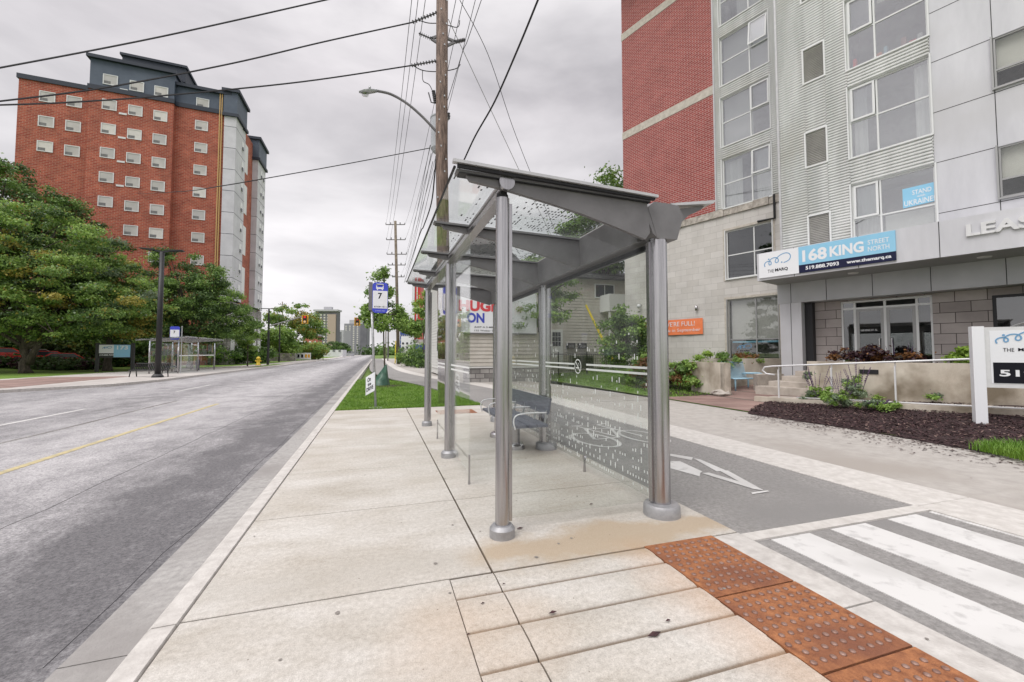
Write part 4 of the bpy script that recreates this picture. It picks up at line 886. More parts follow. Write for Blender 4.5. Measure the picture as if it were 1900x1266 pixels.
b=MB(); b.box(-1.62,B_+.02,1.3,-1.55,B_+.1,3.1); b.box(-1.55,B_+.02,3.03,1.5,B_+.1,3.1); b.box(-1.55,B_+.02,1.3,1.5,B_+.1,1.37); o=b.build('window',M['darkmetal'],BD)
b=MB(); b.box(-1.55,B_+.05,1.37,1.5,B_+.06,3.03); b.build('pane',M['shopglass'],o); b=MB(); b.quad((-1.7,B_+1.2,1.2),(1.6,B_+1.2,1.2),(1.6,B_+1.2,3.2),(-1.7,B_+1.2,3.2)); b.build('room_interior',M['room'],o)
b=MB(); b.tube([(-.9+.6*math.cos(R(a)),B_+.04,1.9+.45*math.sin(R(a))) for a in range(40,181,12)],.03,6); b.lathe((-1.0,B_+.04,2.7),[(.01,-.02),(.09,0),(.01,.02)],10); b.build('window_decal',M['railpaint'],o)
# core so nothing shows through
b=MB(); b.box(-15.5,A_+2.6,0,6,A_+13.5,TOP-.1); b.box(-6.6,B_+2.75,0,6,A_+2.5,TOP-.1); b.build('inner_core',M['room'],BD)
b=MB(); b.box(-15.66,B_-.1,TOP-.09,6,A_+14,TOP+.2); b.build('roof',M['roof'],BD)
# wall lamp, camera, banner
t=thing('wall_lamp','small steel tube wall light on the pale stone above the orange banner','wall lamp',(-12.3,19.1,2.9),1)
s,z=Fr(1294,573,A_); b=MB(); b.cyl((s,A_-.1,z-.1),(s,A_-.1,z+.14),.06,n=16); b.build('shade',M['steel'],t,True); b=MB(); b.box(s-.03,A_-.06,z-.05,s+.03,A_+.01,z+.05); b.build('bracket',M['steel'],t)
s,z=Fr(1190,567,A_); t=thing('security_camera','white dome security camera on the pale stone wall','camera',(s,A_,z),1)
b=MB(); b.lathe((s,A_-.22,z-.08),[(.03,-.10),(.09,-.05),(.11,.02),(.09,.10),(.03,.13)],14); b.build('dome',M['railpaint'],t,True); b=MB(); b.bar((s,A_,z+.05),(s,A_-.2,z+.02),.05,.05); b.build('bracket',M['railpaint'],t)
s0,_=Fr(1188,600,A_-.05); s1,z1=Fr(1304,590,A_-.05); _,zb=Fr(1303,620,A_-.05); t=thing('banner','orange banner reading WE ARE FULL on the pale stone wall','banner',(s0,A_-.05,zb),1)
b=MB(); k=16
for i in range(k):
    a,c=s0+(s1-s0)*i/k,s0+(s1-s0)*(i+1)/k; f=lambda v:A_-.06-.02*math.sin((v-s0)*7)
    b.quad((a,f(a),zb),(c,f(c),zb),(c,f(c),z1),(a,f(a),z1))
b.build('cloth',M['orange'],t)
b=MB(); wd=s1-s0; hh=z1-zb; put_text(b,"WE'RE FULL!",(s0+wd*.42,A_-.085,zb+hh*.56),(1,0,0),(0,0,1),wd*.47,hh*.3,.0); put_text(b,"See you in September",(s0+wd*.27,A_-.085,zb+hh*.14),(1,0,0),(0,0,1),wd*.70,hh*.26,.0); b.build('lettering',M['signwhite'],t)
# canopy sign
t=thing('shop_sign','long white and sky blue sign with 168 KING on the canopy front','sign',(-4.8,C_-.05,4.1),1)
s0,s1,z0,z1=-6.64,-3.12,4.075,4.90; sm_,_=Fr(1482,490,C_-.05); n=C_-.05
b=MB(); b.box(s0,n,z0,sm_,n+.045,z1); b.build('logo_panel',M['signwhite'],t); b=MB(); b.box(sm_,n,z0+.25,s1,n+.045,z1); b.build('name_panel',M['signblue'],t); b=MB(); b.box(sm_,n,z0,s1,n+.045,z0+.249); b.build('number_panel',M['navy'],t)
b=MB(); q=sm_-s0; put_logo(b,(s0+q*.15,n-.004,z0+.36),(1,0,0),(0,0,1),q*.66,.36,.028); b.build('logo',M['logo'],t)
b=MB(); put_text(b,'MARQ',(s0+q*.42,n-.004,z0+.14),(1,0,0),(0,0,1),q*.32,.12,.03); put_text(b,'THE',(s0+q*.23,n-.004,z0+.14),(1,0,0),(0,0,1),q*.16,.11,.0); b.build('logo_lettering',M['sblack'],t)
b=MB(); q=s1-sm_; put_text(b,'168',(sm_+q*.045,n-.004,z0+.33),(1,0,0),(0,0,1),q*.28,.38,.035); put_text(b,'KING',(sm_+q*.355,n-.004,z0+.36),(1,0,0),(0,0,1),q*.35,.32,.035)
put_text(b,'STREET',(sm_+q*.745,n-.004,z0+.54),(1,0,0),(0,0,1),q*.2,.13,.005); put_text(b,'NORTH',(sm_+q*.745,n-.004,z0+.35),(1,0,0),(0,0,1),q*.2,.13,.005)
put_text(b,'519.888.7093',(sm_+q*.08,n-.004,z0+.075),(1,0,0),(0,0,1),q*.37,.115,.03); put_text(b,'www.themarq.ca',(sm_+q*.53,n-.004,z0+.055),(1,0,0),(0,0,1),q*.43,.125,.03); b.build('lettering',M['signwhite'],t)
t=thing('raised_lettering','raised pale LEASING letters on the canopy front at the right','lettering',(-1.8,C_-.05,4.4),1)
b=MB(); V_,F_=text_mesh('LEASING',.035)
for dn in (0,): b.add([(-1.80+a*1.95,C_-.06,4.42+c_*.30) for a,c_ in V_],F_)
k=len(V_); b.add([(-1.80+a*1.95+.006,C_-.004,4.42+c_*.30-.006) for a,c_ in V_],F_)
# side walls of the letters
from collections import Counter
ec=Counter(); 
for f in F_:
    for i in range(len(f)): ec[frozenset((f[i],f[(i+1)%len(f)]))]+=1
for e_,c_ in ec.items():
    if c_==1: a,d=tuple(e_); b.f.append((a,d,d+k,a+k)); b.m.append(0)
b.build('letters',M['railpaint'],t)
#@@PLAZA
# ================================================================ planters, steps, ramp, rails
def W(px,py,d): X,Y,Z=Zf(px,py,d); s,n=toL(X,Y); return s,n,Z
# ramp retaining wall
s0,n0=toL(11.95,9.0); s1,n1=toL(14.6,4.3)
s0,_n,_=W(1498,700,12.6); NWL=_n
rw=thing('retaining_wall','long stained concrete planter wall behind the white handrail','wall',(s0,NWL,0),1)
b=MB(); b.box(s0,NWL,-.1,2.5,NWL+.2,1.30); b.build('wall_body',M['conc'],rw)
b=MB(); b.box(s0+.2,NWL+.2,.2,2.5,FN+.0,1.16); b.build('planter_soil',M['soil'],rw)
b=MB(); b.box(s0+1.25,NWL-.02,.98,s0+1.65,NWL-.002,1.1); b.build('name_plaque',M['black'],rw)
# ramp and kerb
rp=thing('ramp','sloping concrete access ramp with a low kerb along the mulch','ramp',(s0,NWL-1,0),1)
NR=NWL-1.15
b=MB(); b.prism([(s0-.9,.0),(2.5,.0),(2.5,.50),(s0-.9,.2)],(0,NR+.15,0),(1,0,0),(0,0,1),(0,1.0,0)); b.build('slope',M['step'],rp)
b=MB(); b.prism([(s0-1.0,.0),(2.5,.0),(2.5,.52),(s0+.2,.26),(s0-1.0,.25)],(0,NR,0),(1,0,0),(0,0,1),(0,.149,0)); b.build('kerb',M['conc'],rp)
# handrail
hr=thing('handrail','white painted tube handrail along the ramp','handrail',(s0,NR,0),1)
nh=NR+.08; zt=lambda s:1.14+.065*(s-s0+.8)
b=MB(); b.tube([(s0-.45,nh,zt(s0)-.28),(s0-.68,nh,zt(s0)-.26),(s0-.78,nh,zt(s0)-.16),(s0-.72,nh,zt(s0-.7)-.02),(s0-.5,nh,zt(s0-.5)),(2.4,nh,zt(2.4))],.024,10); b.build('top_rail',M['railpaint'],hr,True)
b=MB(); b.tube([(s0+.1,nh,.30),(2.4,nh,.52)],.02,8); b.build('bottom_rail',M['railpaint'],hr,True)
for i in range(5):
    s=s0-.35+i*1.28
    b=MB(); b.bar((s,nh,.2),(s,nh,zt(s)-.1),.05,.03,(1,0,0)); b.tube([(s,nh,zt(s)-.14),(s,nh+.05,zt(s)-.12),(s,nh+.02,zt(s))],.014,6); b.build('post',M['railpaint'],hr)
# steps (four treads rising away from the plaza)
st=thing('steps','short flight of concrete steps up to the entrance','steps',(s0-.8,NWL,.2),1)
sa,na,_=W(1425,723,14.6); 
for i in range(4):
    b=MB(); z=.30+.165*i; b.bbox(s0-1.55+.28*i,NWL+.15+.30*i,.0,s0+.0,NWL+2.6,z+.165,.008); b.build('step',M['step'],st)
# planter left of steps, L-shaped
pl=thing('planter','stained concrete planter beside the pale blue bench','planter',(-9,16,0),1)
pa=toL(*G(1283,726,.13)); pb_=toL(*G(1346,733,.16)); pe=toL(*G(1388,700,.25)[:2])
p1=Vector(pa);p2=Vector(pb_); dd=(p2-p1).normalized(); nn2=Vector((-dd.y,dd.x))
b=MB(); q=[p1,p2,p2+nn2*.22,p1+nn2*.22]; b.slab([(v.x,v.y) for v in q],-.1,1.22); b.build('front_wall',M['conc'],pl)
be=Vector(W(1455,700,16.2)[:2])
# back wall behind the bench running to the steps
p3=Vector(W(1458,690,14.9)[:2]); fw_=Vector(toL(math.sin(YAW),math.cos(YAW))); p2b=p2+fw_*1.5
b=MB(); d3=(be-p2b).normalized(); n3=Vector((-d3.y,d3.x)); q=[p2b,be,be+n3*.2,p2b+n3*.2]; b.slab([(v.x,v.y) for v in q],-.1,1.34); b.build('back_wall',M['conc'],pl)
b=MB(); q=[p2-dd*.01,p2b,p2b-dd*.2,p2-dd*.21]; b.slab([(v.x,v.y) for v in q],-.1,1.2); b.build('side_wall',M['conc'],pl)
b=MB(); q=[Vector((s0-1.95,NWL+.9)),Vector((s0-1.56,NWL+.35)),Vector((s0-1.3,NWL+1.7)),Vector((s0-1.9,NWL+1.7))]; b.slab([(v.x,v.y) for v in q],-.1,.82); b.build('low_wall',M['step'],pl)
b=MB(); q=[p1+nn2*.2,p2b-dd*.2,p2b+n3*.2+nn2*1.2,p1+nn2*2.5]; b.slab([(v.x,v.y) for v in q],-.1,1.1); b.build('planter_soil',M['soil'],pl)
# pale blue bench
pc=toL(*G(1362,727,.2)); pd=toL(*G(1418,723,.25)); p=Vector(pc);q=Vector(pd);dl=q-p;L_=dl.length;dl.normalize();dn=Vector((-dl.y,dl.x))
if dn.y<0: dn=-dn
bb=thing('bench','pale blue wire slatted metal bench against the concrete planter','bench',(p.x,p.y,.2),1)
def Q(a,d,z): v=p+dl*a+dn*d; return (v.x,v.y,.22+z)
b=MB()
for i in range(26):
    a=.02+i*(L_-.35)/25; b.tube([Q(a,.02,.42),Q(a,.10,.44),Q(a,.42,.42),Q(a,.47,.50),Q(a,.62,.98)],.009,5)
b.build('seat_and_back',M['ltblue'],bb)
b=MB(); 
for d_,z_ in ((.02,.42),(.42,.41),(.62,.99)): b.tube([Q(0,d_,z_),Q(L_-.32,d_,z_)],.022,8)
b.tube([Q(L_-.3,.02,.40),Q(L_+.02,.02,.40)],.02,8); b.build('frame_rail',M['ltblue'],bb,True)
for a in (.15,L_-.28):
    b=MB(); b.tube([Q(a,.1,0),Q(a,.1,.4)],.03,8); b.tube([Q(a,.42,0),Q(a,.42,.39)],.03,8); b.build('leg',M['ltblue'],bb,True)
b=MB(); b.tube([Q(L_+.02,.05,0),Q(L_+.02,.05,.50),Q(L_-.02,.06,.58),Q(L_-.15,.08,.60),Q(L_-.45,.3,.60),Q(L_-.5,.45,.58)],.035,8); b.build('armrest',M['ltblue'],bb,True)
X,Y,Z=Zf(1340,733,14.3)
b=MB(); 
r2=random.Random(5)
vs=[];n=9
b.lathe((X,Y,zr(X,Y)),[(.28,0),(.33,.07),(.27,.16),(.1,.21)],9)
for i,v in enumerate(b.v): b.v[i]=(v[0]+r2.uniform(-.04,.04),v[1]+r2.uniform(-.04,.04),v[2]+r2.uniform(-.015,.02))
single(b,'rock',mat('pale_rock',(.30,.27,.24),(.5,.46,.42),scale=5,rough=.9),'pale rock lying at the foot of the concrete planter','rock')
# roadside sign
t=thing('freestanding_sign','white post sign with the logo and phone number standing in the mulch','sign',(11.5,5.05,.15))
u=Vector((.66,-.75,0)).normalized(); nv=Vector((u.y,-u.x,0)); 
o0=Vector(Zf(1830,785,8.35)); o0.z=zr(o0.x,o0.y)
b=MB(); b.prism([(-.17,0),(.0,0),(.0,1.93),(-.17,1.93)],o0+nv*.1+u*.0,u,(0,0,1),-nv*.17); b.build('post',M['signwhite'],t)
b=MB(); b.prism([(2.4,0),(2.57,0),(2.57,1.93),(2.4,1.93)],o0+nv*.1,u,(0,0,1),-nv*.17); b.build('post',M['signwhite'],t)
pz=.73; b=MB(); b.prism([(.02,pz),(2.38,pz),(2.38,1.91),(.02,1.91)],o0+nv*.03,u,(0,0,1),-nv*.1); bo=b.build('frame',M['railpaint'],t)
fo=o0+nv*.036
b=MB(); b.prism([(.09,pz+.08),(2.31,pz+.08),(2.31,1.84),(.09,1.84)],fo,u,(0,0,1),-nv*.003); b.build('face',M['signwhite'],bo)
fo=o0+nv*.040; b=MB(); b.prism([(.12,pz+.09),(2.28,pz+.09),(2.28,pz+.49),(.12,pz+.49)],fo,u,(0,0,1),-nv*.002); b.build('number_panel',M['sblack'],bo)
fo=o0+nv*.044
b=MB(); put_text(b,'519.888.7093',fo+u*.2+Vector((0,0,pz+.22)),u,(0,0,1),1.75,.13,.03); b.build('number_lettering',M['signwhite'],bo)
b=MB(); put_logo(b,fo+u*.17+Vector((0,0,pz+.86)),u,(0,0,1),.62,.24,.024); b.build('logo',M['logo'],bo)
b=MB(); put_text(b,'THE',fo+u*.26+Vector((0,0,pz+.70)),u,(0,0,1),.15,.07,0); put_text(b,'MARQ',fo+u*.46+Vector((0,0,pz+.70)),u,(0,0,1),.30,.07,.03); put_text(b,'168 KING',fo+u*1.15+Vector((0,0,pz+.8)),u,(0,0,1),.95,.2,.03); b.build('lettering',M['sblack'],bo)
#@@TREES
# ================================================================ vegetation
def leaf_cloud(C,Rr,n,size,seed,up=.35,flat=.6):
    r=np.random.default_rng(seed); k=len(C); idx=r.integers(0,k,n) if len(Rr)==0 else r.choice(k,n,p=(Rr**2)/np.sum(Rr**2))
    d=r.normal(size=(n,3)); d/=np.linalg.norm(d,axis=1)[:,None]; rad=r.random(n)**.45
    rad=rad*(1+.55*np.abs(r.normal(size=n))*(r.random(n)<.3)); off=d*rad[:,None]*Rr[idx][:,None]; off[:,2]*=flat
    P=C[idx]+off; nr=d*.6+r.normal(size=(n,3))*.55; nr[:,2]+=up; nr/=np.linalg.norm(nr,axis=1)[:,None]
    a=np.cross(nr,r.normal(size=(n,3))); a/=np.linalg.norm(a,axis=1)[:,None]; b_=np.cross(nr,a); s=size*r.uniform(.6,1.3,n)[:,None]
    # leaf: folded pointed quad
    V=np.stack([P-a*s*.55,P-b_*s*.34+nr*s*.08,P+a*s*.6,P+b_*s*.34+nr*s*.08],1).reshape(-1,3)
    return V,np.arange(4*n).reshape(-1,4),idx
def tree(name,label,cat,base,lobes,clumps,nleaf,lsize,mats,wts,trunk=(.25,3.),seed=1,group=None,crad=.9,limbs=14,lean=(0,0),flat=.55,forks=None,tmat=None,shell=.75,up=.35):
    r=random.Random(seed); t=thing(name,label,cat,base,group=group); bx,by,bz=base
    C=[];vol=[l[3]*l[4]*l[5] for l in lobes]
    for _ in range(clumps):
        l=r.choices(lobes,vol)[0]; v=Vector((r.gauss(0,1),r.gauss(0,1),r.gauss(0,1))).normalized(); q=(shell+(1-shell)*r.random()) if r.random()<.75 else r.random()*shell
        C.append((bx+l[0]+v.x*l[3]*q,by+l[1]+v.y*l[4]*q,bz+l[2]+v.z*l[5]*q))
    Rr=np.array([crad*r.uniform(.55,1.25) for _ in C]); Cn=np.array(C)
    V,Fq,idx=leaf_cloud(Cn,Rr,nleaf,lsize,seed,flat=flat,up=up); wm=np.array([r.choices(range(len(mats)),wts)[0] for _ in C])
    mi=wm[idx]; rr2=np.random.default_rng(seed+9); sw=rr2.random(len(mi))<.2; mi=np.where(sw,rr2.integers(0,len(mats),len(mi)),mi)
    np_mesh('crown',V,Fq,mi,[LV[m] for m in mats],t)
    b=MB(); tr,th=trunk; top=Vector((bx+lean[0],by+lean[1],bz+th))
    fk_=forks or [(Vector((bx,by,bz-.1)),top,tr,tr*.62)]
    ends=[]
    for p,q,r0,r1 in fk_:
        p=Vector(p);q=Vector(q); pts=[p+(q-p)*(i/5)+Vector((r.uniform(-1,1),r.uniform(-1,1),0))*tr*.25*(0<i<5) for i in range(6)]
        b.tube([pts[0]]+pts[1:],[r0*1.35]+[r0+(r1-r0)*i/5 for i in range(1,6)],10); ends.append((q,r1))
    zt_=max(l[2]+l[5] for l in lobes)+bz
    for i in range(limbs):
        e_,er=r.choice(ends); c=Vector(r.choice(C)); m_=e_.lerp(c,.5)+Vector((0,0,(c-e_).length*.10)); s_=e_+Vector((0,0,-r.uniform(0,.25)*th*.4))
        pts=spline([tuple(s_),tuple(m_),tuple(c)],4); k=len(pts); b.tube(pts,[er*.55*(1-j/(k))+.012 for j in range(k)],6)
    b.build('trunk',tmat or M['bark'],t,True); return t
L1=G(48,692); 
tree('maple_tree','broad maple with spreading limbs nearest the far pavement at left','tree',(L1[0],L1[1],0),
 [(-3.,0,6.2,6.5,4.5,3.4),(3.6,-.5,6.4,4.6,4.2,3.4),(0,0,9.6,5.6,4.6,3.4),(-4,0,10.5,4.5,4.,2.6),(6.3,0,4.9,2.4,2.6,2.0),(-7,-2,4.8,3.5,3,2.2),(2.2,-1.5,4.0,4.5,3,1.5)],430,125000,.17,['mid','light','dark','yel','grey'],[4,4,1.6,1.1,1.3],
 (.42,3.),seed=11,crad=.85,limbs=40,flat=.42,forks=[((L1[0],L1[1],-.1),(L1[0]-.1,L1[1],2.1),.34,.26),((L1[0]-.08,L1[1],1.9),(L1[0]-.3,L1[1],5.2),.25,.14),((L1[0]+.1,L1[1],.7),(L1[0]+1.6,L1[1],5.0),.24,.13),((L1[0]-.3,L1[1],2.6),(L1[0]-3.4,L1[1],5.0),.17,.1)],shell=.8)
tree('maple_tree','dark tall tree behind the broad maple in front of the brick tower','tree',(-34,51,.6),
 [(-2,0,14.5,8,6,5.0),(3.8,0,12.5,5,4.5,4.),(7.8,-1,10.5,3.2,3.2,2.6),(-5,0,10,7,6,5),(3.5,0,8.6,6,4,3)],400,100000,.21,['dark','mid','redb'],[5,3,.3],(.45,6.),seed=12,crad=1.0,limbs=30,flat=.4,shell=.8)
tree('maple_tree','yellow tinged maple between the broad maple and the black lamp post','tree',(*Zf(200,680,37)[:2],0),
 [(-1.,0,5.4,3.6,3.6,3.0),(1.8,0,5.0,2.7,3.0,2.6),(-.6,0,8.2,2.6,2.6,2.0)],160,50000,.18,['mid','yel','light','dark'],[3,2,1.5,2.5],(.3,3.),seed=13,crad=.9,limbs=26,flat=.42,shell=.8)
L4=Zf(352,690,43)
tree('linden_tree','two peaked green tree behind the far bus shelter','tree',(L4[0],L4[1],0),
 [(0,0,6.,5.0,4,3.6),(-2.2,0,8.8,2.2,2.2,3.2),(1.4,0,9.2,2.,2.,3.0),(3.8,0,4.4,2.2,2.4,2.3),(-3.6,0,4.2,2.4,2.4,2.2)],220,70000,.17,['mid','dark','light'],[4,3,1.6],(.28,2.6),seed=14,crad=.85,limbs=30,flat=.5,shell=.8)
tree('maple_tree','shaded tree with a dark trunk further back on the far lawn','tree',(*Zf(104,677,50)[:2],.1),
 [(0,0,5.4,5,4,2.4),(4,0,5.2,4,4,2.2)],80,15000,.3,['dark','mid'],[4,1],(.34,2.8),seed=15,crad=1.3,limbs=14,flat=.4)
tree('maple_tree','shaded tree at the left edge standing behind the forked trunk','tree',(*Zf(33,675,52)[:2],.1),
 [(-1,0,5.6,5,4,2.6)],70,13000,.3,['dark','mid'],[4,1],(.36,2.8),seed=16,crad=1.3,limbs=12,flat=.4)
TR=(.39,20.87)
tree('street_tree','young street tree with a green watering bag on the grass island','tree',(*TR,0),
 [(.1,0,3.2,.95,.8,.9),(-.15,0,4.5,.62,.6,.95),(.8,0,3.3,.5,.5,.6),(-.85,0,3.3,.45,.5,.55),(-.1,0,5.2,.35,.35,.5)],58,6500,.12,['mid','light','dark'],[3,2.2,1],(.045,3.4),seed=17,crad=.33,limbs=22,lean=(-.15,0),flat=.7)
b=MB(); b.add([(TR[0]-.75,TR[1],0),(TR[0]+.05,TR[1]-.22,0),(TR[0]+.22,TR[1],0),(TR[0]+.05,TR[1]+.22,0),(TR[0]-.45,TR[1],.38),(TR[0]+.0,TR[1]-.17,.45),(TR[0]+.12,TR[1],.45),(TR[0],TR[1]+.17,.4),(TR[0]-.02,TR[1]-.05,.98),(TR[0]+.05,TR[1],1.0),(TR[0]-.02,TR[1]+.05,.98)],
 [(0,1,5,4),(1,2,6,5),(2,3,7,6),(3,0,4,7),(4,5,8),(5,6,9,8),(6,7,10,9),(7,4,8,10),(8,9,10)]); single(b,'watering_bag',M['green_bag'],'dark green watering bag tied round the young street tree','watering bag',smoothf=True)
b=MB(); b.lathe((.55,20.6,-.02),[(.95,0),(.8,.03),(.2,.05)],20); structure(b,'tree_mulch',M['soil'])
# right side trees and shrubs
tree('honey_locust','light leafed young tree in front of the sided house','tree',(*Zf(1000,688,24)[:2],.3),
 [(0,0,3.6,2.0,1.8,1.0),(-.9,0,4.8,1.6,1.5,.9),(.9,0,4.9,1.5,1.4,.8),(0,0,6.,1.4,1.3,.8),(-1.4,0,2.8,1.,1.,.5)],85,11000,.13,['mid','light','grey'],[3,2,2],(.09,3.8),seed=21,crad=.55,limbs=26,flat=.35)
tree('shrub','tall rounded green shrub against the pale stone wall','shrub',(*Zf(1160,684,20.5)[:2],.5),
 [(0,0,1.9,1.15,1.1,1.1),(.3,0,1.1,1.3,1.1,.8),(-.2,0,2.8,.6,.6,.5)],80,9000,.12,['mid','dark','light'],[3,2,1],(.05,1.2),seed=22,crad=.4,limbs=20)
tree('shade_tree','dark tree rising behind the sided house roof','tree',(19,41,.5),
 [(0,0,9,5.5,5,4.5),(-4,0,7,3.5,4,3)],120,22000,.3,['dark','mid'],[3,2],(.4,4),seed=23,crad=1.2,limbs=14)
tree('shade_tree','leafy tree top beside the left corner of the brick wall','tree',(*Zf(1125,660,30)[:2],.5),
 [(0,0,12.3,2.4,2.4,2.0),(-.6,0,9.0,2.6,2.4,2.6)],70,11000,.22,['mid','light','dark'],[3,1.5,2],(.25,5),seed=24,crad=.8,limbs=14)
def shrub(name,label,cat,base,rad,h,n,ls,mats,wts,seed,crad=.18,group=None,up=.4):
    return tree(name,label,cat,base,[(0,0,h*.5,rad,rad,h*.5)],max(10,int(26*rad)),n,ls,mats,wts,(.02,h*.5),seed=seed,crad=crad,limbs=6,group=group,up=up)
spots=[(1212,700,17.5,.85,1.25,'dark red leaved barberry nearest the shelter post',['redb','mid','light']),(1262,690,16.5,.85,1.15,'low green shrub under the left end of the orange banner',['mid','light','red']),(1290,682,16.,.8,1.1,'low leafy shrub with reddish tips beside the concrete planter',['light','mid','redb']),
 (1210,650,18.5,.9,1.5,'tall leafy shrub between the shelter post and stone wall',['mid','light','dark']),(1180,655,19.5,.8,1.2,'green shrub seen through the glass next to the steel post',['light','mid'])]
for i,(x,y,d,rad,h,lb,ms) in enumerate(spots):
    X,Y,_=Zf(x,y,d); shrub('shrub',lb,'shrub',(X,Y,zr(X,Y)),rad,h,5200,.085,ms,[3,2,1][:len(ms)],31+i,.22)
for i,(x,d,lb) in enumerate(((1345,15.6,'green shrub growing in the planter behind the blue bench'),(1318,15.9,'bushy shrub in the left end of the concrete planter'),(1385,16.3,'small reddish shrub in the planter under the office window'))):
    X,Y,_=Zf(x,680,d); shrub('shrub',lb,'shrub',(X,Y,1.05),.5,.5,1600,.07,[['mid','light'],['light','lime'],['redb','mid']][i],[2,1],41+i,.16)
for i,(s,lb,ms,h,rad) in enumerate(((-4.15,'purple leaved shrub in front of the glass entrance doors',['red','redb'],1.0,.62),(-3.35,'dark purple shrub right of the entrance doors in the raised bed',['red','redb'],.8,.55),(-1.72,'bright lime green shrub behind the white handrail',['lime','light'],.85,.45),(-.75,'dark purple shrub above the white sign',['red','redb'],1.45,.5),(-1.3,'dark leaved shrub behind the white sign post',['red','mid'],.8,.35))):
    X=s*UX+(15.5)*NX; Y=s*UY+(15.5)*NY
    shrub('shrub',lb,'shrub',(X,Y,1.1),rad,h*.75,1900,.075,ms,[3,1],51+i,.17)
# ornamental grass tufts and sage plants
def tuft(name,label,base,rad,h,n,mt,seed,group=None,wd=.006):
    r=random.Random(seed); b=MB()
    for _ in range(n):
        a=r.uniform(0,6.28); l=r.uniform(.4,1); ex=rad*l; hh=h*r.uniform(.6,1.1); px,py=-math.sin(a)*wd,math.cos(a)*wd; p=[(0,0),(ex*.25,hh*.55),(ex*.65,hh*.9),(ex,hh*(.95-.5*l))]
        o=(base[0]+r.uniform(-.06,.06),base[1]+r.uniform(-.06,.06)); q=[]
        for k,(d_,z_) in enumerate(p): w_=1-k*.28; q+=[(o[0]+math.cos(a)*d_-px*w_,o[1]+math.sin(a)*d_-py*w_,base[2]+z_),(o[0]+math.cos(a)*d_+px*w_,o[1]+math.sin(a)*d_+py*w_,base[2]+z_)]
        b.add(q,[(0,1,3,2),(2,3,5,4),(4,5,7,6)])
    return single(b,name,mt,label,'plant',group)
for i,(x,y,lb) in enumerate(((1257,708,'blue grey ornamental grass tuft beside the shelter post'),(1238,716,'small blue grey grass tuft close behind the steel post'),(1322,712,'tuft of pale grass at the corner of the planter'))):
    X,Y=G(x,y,.1); tuft('ornamental_grass',lb,(X,Y,zr(X,Y)),.5-.12*i,.62-.1*i,420,LV['blue'],61+i,wd=.012)
def sage(label,base,h,seed):
    r=random.Random(seed); t=thing('sage_plant',label,'plant',base)
    n=1500; C=np.array([(base[0]+r.gauss(0,.17),base[1]+r.gauss(0,.17),base[2]+.10+abs(r.gauss(0,.15))*h/.5) for _ in range(20)])
    V,Fq,_=leaf_cloud(C,np.full(20,.10),n,.06,seed); np_mesh('foliage',V,Fq,(np.random.default_rng(seed).random(n)<.4).astype(int),[LV['light'],LV['grey']],t)
    b=MB()
    for _ in range(13):
        a=r.uniform(0,6.28); e_=(base[0]+math.cos(a)*.3,base[1]+math.sin(a)*.3,base[2]+h*r.uniform(.9,1.5)); b.tube([(base[0]+math.cos(a)*.05,base[1]+math.sin(a)*.05,base[2]+.1),e_],.005,4)
        for k in range(7):
            q=.55+k*.065; c=[base[j]+(0,0,.1)[j]+(e_[j]-base[j]-(0,0,.1)[j])*q for j in range(3)]; b.lathe(c,[(.003,-.012),(.011,0),(.003,.014)],5)
    b.build('flower_spikes',LV['purple'],t)
for i,(x,y,h,lb) in enumerate(((1517,750,.55,'leftmost purple flowered sage plant in the mulch'),(1563,758,.5,'low sage plant second from the left in the mulch bed'),(1592,752,.6,'sage plant with tall purple spikes below the wall plaque'),(1642,748,.5,'sage plant left of the tallest one in the bed'),(1672,744,.8,'tallest sage plant with many purple spikes'),(1690,752,.5,'bushy sage plant nearest the open mulch'),(1745,760,.22,'tiny lone green seedling in the open mulch'),(1630,764,.2,'tiny low plant in front of the taller sage plants'))):
    X,Y=G(x,y,.15); sage(lb,(X,Y,zr(X,Y)+.03),h*(1.25 if h>.3 else 1),71+i)
# fallen leaves / twigs on the pad
b=MB()
for (x,y,l,a) in ((1026,1139,.03,.4),(1215,1180,.05,.1),(1240,1154,.02,1.2),(896,1122,.015,.3),(869,1180,.012,1.),(935,1086,.014,.2),(1097,937,.025,.1),(965,982,.035,.0)):
    X,Y=G(x,y,0); b.add([(X-l,Y,.006),(X,Y-l*.35,.010),(X+l,Y+l*.2,.007),(X,Y+l*.4,.013)],[(0,1,2,3)])
g_=MB(); rg=random.Random(12)
for _ in range(60):
    x,y=rg.uniform(-1,2.9),rg.uniform(1.5,12); rr_=rg.uniform(.006,.016); n_=7; g_.add([(x+rr_*math.cos(6.283*k/n_)*rg.uniform(.7,1.2),y+rr_*math.sin(6.283*k/n_)*rg.uniform(.7,1.2),.0045) for k in range(n_)],[tuple(range(n_))])
go=g_.build('gum_spots',M['gumspot']); go['kind']='stuff'; go['label']='small dark gum spots on the bus stop concrete'
o=b.build('fallen_leaves',M['chip1']); o['kind']='stuff'; o['label']='a few small dry fallen leaves scattered on the concrete'
